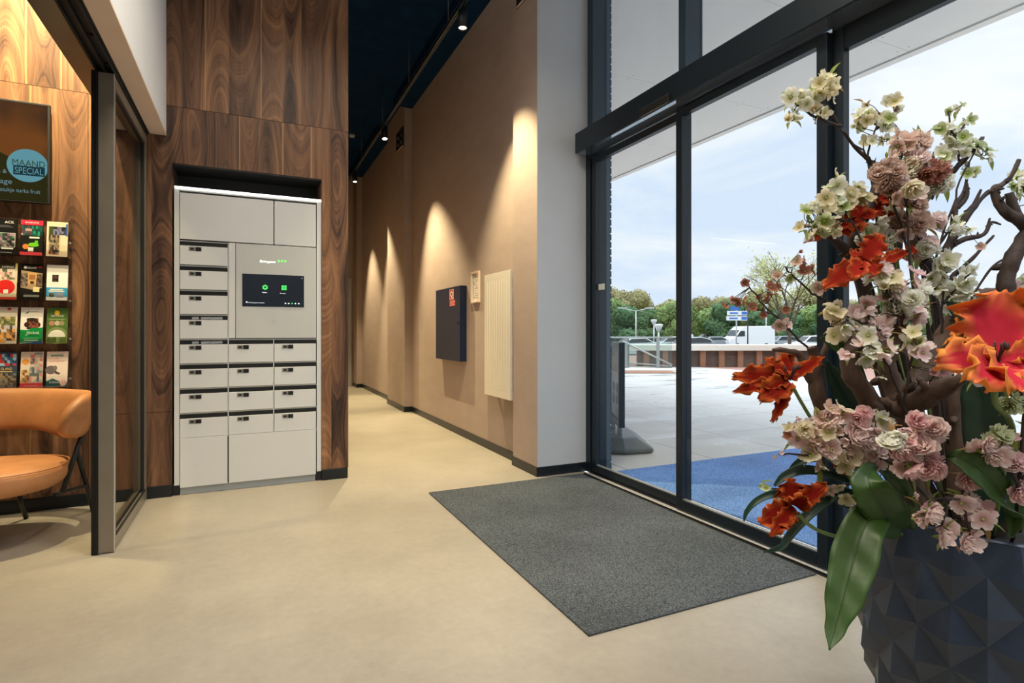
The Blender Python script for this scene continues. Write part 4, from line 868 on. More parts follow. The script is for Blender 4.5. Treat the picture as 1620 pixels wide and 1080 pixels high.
vehicle('suv', M['cdark'], ul(1455, 30), 30, hd+.2, -.6, 'dark car parked outside, seen between the driftwood branches')
vehicle('saloon', M['csilver'], ul(1380, 50), 50, hd+.1, ZP, 'silver car parked behind the blossom branches')
vehicle('hatch', M['cwhite'], ul(1560, 50), 50, hd+.1, ZP, 'white car parked far off, behind the big orange flower')

# lamp posts and road signs
M['post'] = mat('pale_post', (200, 204, 204), .5, metal=.2)
def lamp_post(u, vtop, d, double, label):
    p = wp(ul(u, d), d, -.5); zt_ = H-(vtop-CY)/FPX*d; t = thing('street_lamp', tuple(p), label, 'street lamp', 'street lamps by the car park')
    b = MB(); b.tube([p, Vector((p.x, p.y, zt_))], [.09, .06], 8); b.build('pole', M['post'], t)
    tip = Vector((p.x, p.y, zt_))
    for sg in ((-1, 1) if double else (0,)):
        q = MB()
        if double: q.tube([tip, tip+RT*sg*1.2+Vector((0, 0, .28))], .05, 6); q.obox(tip+RT*sg*1.6+Vector((0, 0, .36)), RT*.5+Vector((0, 0, sg*0)), FW*.15, (0, 0, .06))
        else: q.lathe(tip, [(0, -.1), (.12, -.05), (.35, .45), (.3, .52), (0, .55)], 10)
        q.build('lamp_head', M['post'], t)
lamp_post(1006, 492, 66, True, 'tall double armed street lamp seen left through the far door leaf')
lamp_post(1034.5, 513, 60, False, 'thin short park lamp behind the railing, nearer the tall lamp')
lamp_post(1042, 523, 45, False, 'white cone topped park lamp just behind the railing')
lamp_post(1212, 488, 71, False, 'pale lamp post behind the white van')
d = 52; p = wp(ul(1165, d), d, -.5); t = thing('direction_sign', tuple(p), 'blue and white direction signs on a pole above the white van', 'road sign')
b = MB(); b.tube([p, p+Vector((0, 0, 5.2))], .06, 8); b.build('pole', M['post'], t)
M['sblue'] = mat('sign_blue', (60, 110, 190), .4); M['swhite'] = mat('sign_white', (226, 232, 238), .4)
for u0, u1, v0, v1, m0 in ((1155, 1168, 484.5, 490.5, 0), (1149.5, 1182, 491.8, 498.5, 1), (1148.5, 1182, 500, 506.8, 1)):
    zc_ = H-((v0+v1)/2-CY)/FPX*d; hh = (v1-v0)/FPX*d/2; l0, l1 = ul(u0, d), ul(u1, d); c_ = wp((l0+l1)/2, d-.12, zc_)
    q = MB(); q.obox(c_, RT*(l1-l0)/2, FW*.03, (0, 0, hh), 0 if m0 else 1)
    if m0:
        q.obox(c_-FW*.035+RT*(l1-l0)*.33, RT*(l1-l0)*.13, FW*.005, (0, 0, hh*.7), 1); q.obox(c_-FW*.035-RT*(l1-l0)*.18, RT*(l1-l0)*.2, FW*.005, (0, 0, hh*.35), 1)
    q.build('sign_panel', [M['swhite'], M['sblue']], t)
d = 55; p = wp(ul(1247, d), d, -.5); t = thing('road_sign', tuple(p), 'small white road sign on a pole right of the van', 'road sign')
b = MB(); b.tube([p, p+Vector((0, 0, 2.6))], .05, 8); b.build('pole', M['post'], t)
b = MB(); b.obox(p+Vector((0, 0, 2.4))-FW*.08, RT*.35, FW*.02, (0, 0, .4)); b.build('sign_panel', M['swhite'], t)
d = 40; p = wp(ul(1183, d), d, -.5); t = thing('lamp_post', tuple(p), 'thin dark pole standing in front of the white van', 'pole')
b = MB(); b.tube([p, p+Vector((0, 0, 3.6))], [.05, .035], 8); b.build('pole', M['spot'], t)

# ------------------------------------------------------------------ trees beyond the car park
def leafmat(name, rgb):
    m = mat(name, rgb, .8, var=.25, vscale=.5, spec=.1); return m
LM = [leafmat('leaf_green', (122, 144, 88)), leafmat('leaf_deep', (82, 112, 76)), leafmat('leaf_olive', (146, 140, 100)), leafmat('leaf_spring', (162, 164, 112))]
barkm = mat('bark', (92, 80, 66), .9, var=.2)
def crown_mesh(seed, n=1500, r=(3.2, 3.2, 4.2), blobs=11, size=.36, core=True):
    rg = random.Random(seed); b = MB(); C = []
    for i in range(blobs):
        a = rg.uniform(0, 2*PI); k = rg.uniform(0, .62); zz = rg.uniform(-.55, .62)
        C.append((Vector((r[0]*k*math.cos(a), r[1]*k*math.sin(a), r[2]*zz)), rg.uniform(.38, .55)))
    if core:
        for c, s in C: b.blob(c, (r[0]*s*.80, r[1]*s*.80, r[2]*s*.76), 1, 3, jit=.5)
    for i in range(n):
        c, s = rg.choice(C); v = Vector((rg.gauss(0, 1), rg.gauss(0, 1), rg.gauss(0, 1))).normalized()
        p = c+Vector((v.x*r[0]*s, v.y*r[1]*s, v.z*r[2]*s*.95))*rg.uniform(.86, 1.10)
        e = Vector((rg.gauss(0, 1), rg.gauss(0, 1), rg.gauss(0, 1))).normalized(); f = v.cross(e).normalized()
        z = size*rg.uniform(.5, 1.3); g_ = (f.cross(v)*.9+v*rg.uniform(-.5, .5))
        b.face([p-f*z*.5, p+g_*z*.45, p+f*z*.5, p-g_*z*.45], 0)
    return b
protos = []
def make_tree(seed, mi, label, r, hc, n=5200):
    t = thing('broadleaf_tree', (0, 0, 0), label, 'tree', 'trees beyond the car park')
    crown_mesh(seed, n, r).build('crown', [LM[mi], LM[mi]], t, local=True).location = (0, 0, hc)
    b = MB(); b.tube([(0, 0, 0), (.1, 0, hc*.5), (0, .1, hc)], [.28, .22, .14], 8); b.build('trunk', barkm, t, local=True)
    return t
kinds = [('mid green bushy tree in the far row beyond the car park', 0, (3.6, 3.2, 3.2), 3.2), ('deep green dense tree in the far row beyond the car park', 1, (4.0, 3.2, 2.9), 2.7), ('olive brown tall tree in the far row beyond the car park', 2, (3.8, 3.4, 3.6), 4.6), ('pale spring green tree in the far row beyond the car park', 3, (3.2, 3.2, 3.4), 3.8)]
protos = [make_tree(20+i, k[1], k[0], k[2], k[3]) for i, k in enumerate(kinds)]
used = [False]*4
rg = random.Random(5)
spots_ = []
for i in range(21): spots_.append((915+i*40+rg.uniform(-5, 5), 75+(i%2)*8+rg.uniform(-.5, .5), rg.choice((0, 1, 1, 0)), rg.uniform(.85, 1.05)))
for i in range(17): spots_.append((900+i*50+rg.uniform(-6, 6), 98+(i%2)*11+rg.uniform(-.5, .5), rg.choice((2, 2, 3)), rg.uniform(1.0, 1.25)))
for u, d, k, s in spots_:
    o = protos[k] if not used[k] else copy_tree(protos[k]); used[k] = True
    o.location = wp(ul(u, d), d, -.4); o.rotation_euler.z = rg.uniform(0, 6.28); o.scale = (s, s, s*rg.uniform(.92, 1.06)); o['group'] = kinds[k][0].replace(' in the', 's in the')
# light airy tree nearer by
def airy(u, d, htop, spread, label, seed):
    rg = random.Random(seed); p = wp(ul(u, d), d, -.45); t = thing('young_tree', tuple(p), label, 'tree')
    tr = MB(); lf = MB(); tips = []
    def grow(a, dirv, ln, r, lv):
        e = a+dirv*ln; mid = a+dirv*ln*.5+Vector((rg.uniform(-1, 1), rg.uniform(-1, 1), 0))*ln*.05
        tr.tube([a, mid, e], [r, r*.85, r*.65], 5 if lv < 2 else 3, caps=False)
        if lv >= 3:
            for k in range(9): tips.append(a+dirv*ln*rg.uniform(.2, 1.15)+Vector((rg.gauss(0, .16), rg.gauss(0, .16), rg.gauss(0, .16))))
        if lv < 4:
            for k in range(3 if lv else 5):
                nd_ = (dirv+Vector((rg.gauss(0, .5), rg.gauss(0, .5), rg.gauss(.12, .25)))*spread).normalized(); grow(a+dirv*ln*rg.uniform(.55, 1), nd_, ln*rg.uniform(.62, .85), r*.6, lv+1)
    grow(Vector(p), Vector((0, 0, 1)), htop*.30, .13, 0)
    for q in tips:
        for k in range(2):
            f = Vector((rg.gauss(0, 1), rg.gauss(0, 1), rg.gauss(0, 1))).normalized()*.085; g_ = f.orthogonal().normalized()*.06; q2 = q+Vector((rg.gauss(0, .12), rg.gauss(0, .12), rg.gauss(0, .12)))
            lf.face([q2-f, q2+g_, q2+f, q2-g_])
    tr.build('trunk', barkm, t); lf.build('foliage', LM[3], t)
airy(1248, 36, 8.6, 1.0, 'airy pale green young tree rising above the white van', 4)
airy(1500, 40, 7.0, 1.2, 'airy pale green young tree seen behind the blossom', 9)
# ------------------------------------------------------------------ faceted planter
PC = FW*1.53+RT*1.287; PC = Vector((PC.x, PC.y, 0)); PR, PZR = .24, .70
M['pot'] = mat('slate_planter', (46, 58, 76), .42, var=.12, vscale=60, spec=.45)
M['soil'] = mat('dark_soil', (22, 18, 16), .95, var=.3, vscale=80, bump=.8, bscale=120)
t = thing('planter', tuple(PC), 'tall dark slate planter with faceted diamond relief standing on the floor by the doors', 'planter')
NA, NR = 13, 9
def pr(z):     # radius profile
    s = z/PZR
    return .175+.115*math.sin(min(1, (s*1.12+.04))*PI*.62)-.030*max(0, (s-.62)/.38)**1.5
b = MB(); rows_ = [PZR*i/NR for i in range(NR+1)]
def pv(k, i, push=0):
    a = 2*PI*(i+(.5 if k % 2 else 0))/NA+.22; r = pr(rows_[k])+push
    return PC+Vector((r*math.cos(a), r*math.sin(a), rows_[k]))
for k in range(0, NR-1):
    for i in range(NA):
        top = pv(k+2, i); bot = pv(k, i)
        if k % 2 == 0: lf_, rt_ = pv(k+1, i-1), pv(k+1, i)
        else: lf_, rt_ = pv(k+1, i), pv(k+1, i+1)
        a = 2*PI*(i+(.5 if k % 2 else 0))/NA+.22; r = pr(rows_[k+1])+.018
        c = PC+Vector((r*math.cos(a), r*math.sin(a), rows_[k+1]-.012))
        for p, q in ((bot, rt_), (rt_, top), (top, lf_), (lf_, bot)): b.face([c, p, q], 0)
for i in range(NA):
    k = NR; s = 0
    b.face([pv(k, i), pv(k, i+1), pv(k-1, i)] if k % 2 == 0 else [pv(k, i), pv(k, i+1), pv(k-1, i+1)], 0)
    b.face([pv(0, i+1), pv(0, i), pv(1, i)], 0)
b.face([pv(0, i) for i in range(NA)][::-1], 0)
b.build('pot_body', M['pot'], t)
b = MB(); nn_ = NA*8
ring0 = []
for i in range(nn_):
    f = i/8; i0 = int(f); g = f-i0; p = pv(NR, i0)*(1-g)+pv(NR, i0+1)*g; ring0.append(p)
def sc_(p, s, dz): return Vector((PC.x+(p.x-PC.x)*s, PC.y+(p.y-PC.y)*s, p.z+dz))
R1 = [sc_(p, 1.0, .001) for p in ring0]; R2 = [sc_(p, .985, .006) for p in ring0]; R3 = [sc_(p, .925, .004) for p in ring0]; R4 = [sc_(p, .91, -.10) for p in ring0]
for A_, B_ in ((R1, R2), (R2, R3), (R3, R4)):
    for i in range(nn_): b.face([A_[i], A_[(i+1) % nn_], B_[(i+1) % nn_], B_[i]], 0, True)
b.build('rim', M['pot'], t)
b = MB(); b.lathe((PC.x, PC.y, PZR-.045), [(0, .012), (.12, .010), (.212, 0)], 40); b.build('soil', M['soil'], t)

# ------------------------------------------------------------------ flower materials
def petal_mat(name, inner, outer, transl=.45, edge=.85, rough=.6):
    m = bpy.data.materials.new(name); m.use_nodes = True; tt = m.node_tree
    for n in list(tt.nodes): tt.nodes.remove(n)
    at_ = nd(tt, 'ShaderNodeAttribute', attribute_name='grad'); r = nd(tt, 'ShaderNodeValToRGB'); tt.links.new(at_.outputs['Fac'], r.inputs['Fac'])
    r.color_ramp.elements[0].position = .12; r.color_ramp.elements[0].color = (*K(inner), 1); r.color_ramp.elements[1].position = edge; r.color_ramp.elements[1].color = (*K(outer), 1)
    d = nd(tt, 'ShaderNodeBsdfDiffuse'); q = nd(tt, 'ShaderNodeBsdfTranslucent'); x = nd(tt, 'ShaderNodeMixShader'); x.inputs[0].default_value = transl; o = nd(tt, 'ShaderNodeOutputMaterial')
    tt.links.new(r.outputs[0], d.inputs[0]); tt.links.new(r.outputs[0], q.inputs[0]); tt.links.new(d.outputs[0], x.inputs[1]); tt.links.new(q.outputs[0], x.inputs[2]); tt.links.new(x.outputs[0], o.inputs[0])
    return m
PM = {'white': petal_mat('petal_white', (206, 206, 170), (238, 238, 230)), 'cream': petal_mat('petal_cream', (196, 184, 130), (234, 226, 204)),
      'pink': petal_mat('petal_pink', (216, 172, 172), (240, 226, 222)), 'rose': petal_mat('petal_rose', (220, 164, 170), (240, 212, 212)),
      'dusty': petal_mat('petal_dusty', (180, 138, 124), (224, 202, 188)), 'rust': petal_mat('petal_rust', (130, 76, 62), (176, 124, 108), .35),
      'green': petal_mat('petal_green', (140, 160, 70), (220, 226, 196))}
M['pist'] = mat('pistil_green', (150, 170, 70), .6); M['calyx'] = mat('calyx_green', (120, 140, 60), .6)
M['driftsil'] = mat('driftwood_silhouette', (56, 46, 42), .85, var=.3, vscale=30, bump=1.0, bscale=140, stretch=(1, 1, .35)); M['twig'] = mat('dark_twig', (48, 36, 33), .8, var=.2, vscale=40); M['drift'] = mat('driftwood', (80, 62, 52), .85, var=.35, vscale=30, bump=1.0, bscale=140, stretch=(1, 1, .35))  # edge branch uses a darkened driftwood copy, its backlit silhouette put into the colour
M['gstem'] = mat('green_stem', (96, 118, 62), .55, var=.1)
def leafm(name, c, tr=.25):
    m = bpy.data.materials.new(name); m.use_nodes = True; tt = m.node_tree; b_ = tt.nodes['Principled BSDF']; o = tt.nodes['Material Output']
    g = nd(tt, 'ShaderNodeTexCoord'); n = nd(tt, 'ShaderNodeTexNoise', Scale=30.0, Detail=3.0); tt.links.new(g.outputs['Object'], n.inputs[0])
    r = nd(tt, 'ShaderNodeValToRGB'); tt.links.new(n.outputs['Fac'], r.inputs['Fac']); k = K(c); r.color_ramp.elements[0].color = (*[v*.7 for v in k], 1); r.color_ramp.elements[1].color = (*[v*1.35 for v in k], 1)
    tt.links.new(r.outputs[0], b_.inputs['Base Color']); b_.inputs['Roughness'].default_value = .42
    q = nd(tt, 'ShaderNodeBsdfTranslucent'); tt.links.new(r.outputs[0], q.inputs[0]); x = nd(tt, 'ShaderNodeMixShader'); x.inputs[0].default_value = tr
    tt.links.new(b_.outputs[0], x.inputs[1]); tt.links.new(q.outputs[0], x.inputs[2]); tt.links.new(x.outputs[0], o.inputs['Surface'])
    return m
M['leafd'] = leafm('blade_leaf', (52, 82, 32)); M['leafb'] = leafm('dark_blade_leaf', (36, 66, 52), .15); M['leafs'] = leafm('small_leaf', (142, 156, 84), .4); M['leafr'] = leafm('bronze_leaf', (150, 116, 70), .4)
M['stamen'] = mat('dark_stamen', (60, 34, 34), .7)
def setgrad(o, g):
    a = o.data.attributes.new('grad', 'FLOAT', 'POINT')
    for i, x in enumerate(g): a.data[i].value = x
def raw_mesh(name, vs, fs, ms, mats, grad):
    me = bpy.data.meshes.new(name); me.from_pydata([tuple(v) for v in vs], [], fs)
    for m in mats: me.materials.append(m)
    for p, m in zip(me.polygons, ms): p.material_index = m; p.use_smooth = True
    a = me.attributes.new('grad', 'FLOAT', 'POINT')
    for i, x in enumerate(grad): a.data[i].value = x
    return me
def blossom_mesh(kind, style, seed):
    rg = random.Random(seed); vs = []; fs = []; ms = []; gr = []
    def petal(ang, L_, Wd, cup, z0, ruf):
        n, m = 4, 4; i0 = len(vs); ca, sa = math.cos(ang), math.sin(ang); ph = rg.uniform(0, 6)
        for i in range(n+1):
            u = i/n; wd = Wd*(math.sin(PI*min(1, u*.80+.07))**.75)*(1 if u < .95 else .80)
            for j in range(m+1):
                v = (j/m-.5)*2; x = L_*(.08+u*.92-(.10*(1-abs(v)**2)*0 if u < .9 else 0)); 
                if i == n: x -= L_*.14*abs(v)**2; x -= L_*.05*(1-min(1, abs(v)*3))
                y = wd*v*.5; z = z0+cup*u*u+.10*abs(v)**2*u+ruf*math.sin(v*4+ph)*u*u
                vs.append(Vector((x*ca-y*sa, x*sa+y*ca, z))); gr.append(min(1, u*.9+.1*abs(v)))
        for i in range(n):
            for j in range(m): fs.append((i0+i*(m+1)+j, i0+i*(m+1)+j+1, i0+(i+1)*(m+1)+j+1, i0+(i+1)*(m+1)+j)); ms.append(0)
    if style == 'single':
        a0 = rg.uniform(0, 1)
        for k in range(5): petal(a0+2*PI*k/5+rg.uniform(-.12, .12), rg.uniform(.88, 1.08), .80, rg.uniform(.05, .50), 0, .07)
    elif style == 'double':
        for ly_, (L_, cu, z0, n_) in enumerate(((1.0, .15, 0, 6), (.82, .42, .05, 6), (.58, .62, .08, 5), (.36, .6, .12, 4))):
            a0 = rg.uniform(0, 6)
            for k in range(n_): petal(a0+2*PI*k/n_+rg.uniform(-.15, .15), L_*rg.uniform(.92, 1.05), L_*1.0, cu+rg.uniform(-.08, .08), z0, .09)
    else:
        for k in range(5): petal(2*PI*k/5, .75, .7, 1.1, 0, .02)
    i0 = len(vs); n = 7     # centre button and calyx
    for rr_, zz in ((.11, .02), (.08, .10), (0.01, .12)):
        for j in range(n): a = 2*PI*j/n; vs.append(Vector((rr_*math.cos(a), rr_*math.sin(a), zz))); gr.append(0)
    for i in range(2):
        for j in range(n): fs.append((i0+i*n+j, i0+i*n+(j+1) % n, i0+(i+1)*n+(j+1) % n, i0+(i+1)*n+j)); ms.append(1)
    i0 = len(vs)
    for rr_, zz in ((.22, .03), (.13, -.16), (.04, -.45)):
        for j in range(n): a = 2*PI*j/n; vs.append(Vector((rr_*math.cos(a), rr_*math.sin(a), zz))); gr.append(0)
    for i in range(2):
        for j in range(n): fs.append((i0+i*n+j, i0+(i+1)*n+j, i0+(i+1)*n+(j+1) % n, i0+i*n+(j+1) % n)); ms.append(2)
    return raw_mesh('blossom', vs, fs, ms, [PM[kind], M['pist'], M['calyx']], gr)
_bl = {}
def blossom(kind, style, k):
    if (kind, style, k) not in _bl: _bl[(kind, style, k)] = blossom_mesh(kind, style, hash((len(kind), len(style), k)) % 1000)
    return _bl[(kind, style, k)]
def small_leaf_mesh(m):
    vs = []; fs = []; n, q = 6, 2
    for i in range(n+1):
        u = i/n; wd = .34*math.sin(PI*u**.8)*(1-.2*u)+.004
        for j in range(q+1): v = j/q*2-1; vs.append(Vector((u, wd*v*.5, .10*abs(v)*math.sin(PI*u)-.22*u*u)))
    for i in range(n):
        for j in range(q): fs.append((i*(q+1)+j, i*(q+1)+j+1, (i+1)*(q+1)+j+1, (i+1)*(q+1)+j))
    return raw_mesh('leaf', vs, fs, [0]*len(fs), [m], [0]*len(vs))
SL = [small_leaf_mesh(M['leafs']), small_leaf_mesh(M['leafr'])]
def crv(pts, n=5):         # smooth path through points
    P = [Vector(p) for p in pts]; out = []
    for i in range(len(P)-1):
        p0, p1, p2, p3 = P[max(0, i-1)], P[i], P[i+1], P[min(len(P)-1, i+2)]
        for k in range(n):
            s = k/n; out.append(.5*((2*p1)+(p2-p0)*s+(2*p0-5*p1+4*p2-p3)*s*s+(3*p1-p0-3*p2+p3)*s**3))
    return out+[P[-1]]
ROOT = Vector((PC.x, PC.y, PZR-.035))
def spray(label, stems, clumps, kinds, d, styles=('single',), size=15, leaves=3, seed=1, flat=0):
    rg = random.Random(seed); t = thing('blossom_spray', tuple(ROOT), label, 'artificial flower', 'artificial blossom sprays in the planter')
    st = MB(); path = []
    for s in stems:
        P = crv([at(*(p if len(p) == 3 else (p[0], p[1], d))) for p in s], 5)
        r0, r1 = .0042, .0018
        P = [p+Vector((rg.gauss(0, .0015), rg.gauss(0, .0015), rg.gauss(0, .0015))) for p in P]
        st.tube(P, [r1+(r0-r1)*(1-i/len(P)) for i in range(len(P))], 6); path += P
        for k in range(2, len(P)-1, 4):
            e = P[k]+Vector((rg.gauss(0, .012), rg.gauss(0, .012), abs(rg.gauss(0, .012)))); st.tube([P[k], e], [.0016, .0008], 4)
    out = []
    for c in clumps:
        u, v, r = c[:3]; kd = c[3] if len(c) > 3 else None; dd = c[4] if len(c) > 4 else d
        n = 1 if r < 10 else (2 if r < 13 else max(3, round((r/size)**2*1.9))); cen = at(u, v, dd)
        for k in range(n):
            rr_ = r*.72*math.sqrt((k+.5)/n) if n > 1 else 0; a = k*2.4+rg.uniform(0, .6)
            sz = (size*1.12 if r >= 13 else r*1.05)*dd/FPX*rg.uniform(.85, 1.12)
            p = at(u+rr_*math.cos(a), v+rr_*math.sin(a)*.9, dd+rg.gauss(0, r*.35*dd/FPX))
            nr = ((p-cen)*(30 if n > 1 else 0)-FW*rg.uniform(.35, 1.0)+Vector((rg.gauss(0, .45), rg.gauss(0, .45), rg.gauss(.15, .45)))).normalized()
            kk = kd or rg.choice(kinds); sty = rg.choice(styles) if sz > .012 else 'single'
            if rg.random() < .12: sty = 'bud'
            o = bpy.data.objects.new('blossom', blossom(kk, sty, rg.randrange(3))); COL.objects.link(o); o.parent = t; o.location = p-ROOT
            q = nr.to_track_quat('Z', 'Y'); o.rotation_mode = 'QUATERNION'; o.rotation_quaternion = q @ Matrix.Rotation(rg.uniform(0, 6), 3, 'Z').to_quaternion(); s_ = sz*(.7 if sty == 'bud' else 1); o.scale = (s_, s_, s_)
            out.append(p); near = min(path, key=lambda w_: (w_-p).length)
            b0 = p-nr*sz*.4; mid = (b0+near)/2-nr*sz*.3; st.tube([near, mid, b0], [.0013, .0010, .0010], 4)
        for k in range(leaves if r >= 13 else (1 if rg.random() < .5 else 0)):
            a = rg.uniform(0, 6.28); p = at(u+r*.6*math.cos(a), v+r*.6*math.sin(a), dd+.01)
            o = bpy.data.objects.new('leaf', SL[0 if rg.random() < .7 else 1]); COL.objects.link(o); o.parent = t; o.location = p-ROOT
            dv = (RT*math.cos(a)+Vector((0, 0, -math.sin(a)))+FW*rg.gauss(0, .4)).normalized(); s_ = rg.uniform(.022, .045); o.scale = (s_, s_, s_)
            o.rotation_mode = 'QUATERNION'; o.rotation_quaternion = dv.to_track_quat('X', 'Z')
    st.build('stem', M['twig'], t)
    return t
base_ = lambda u, d=1.50: (u, 838, d)
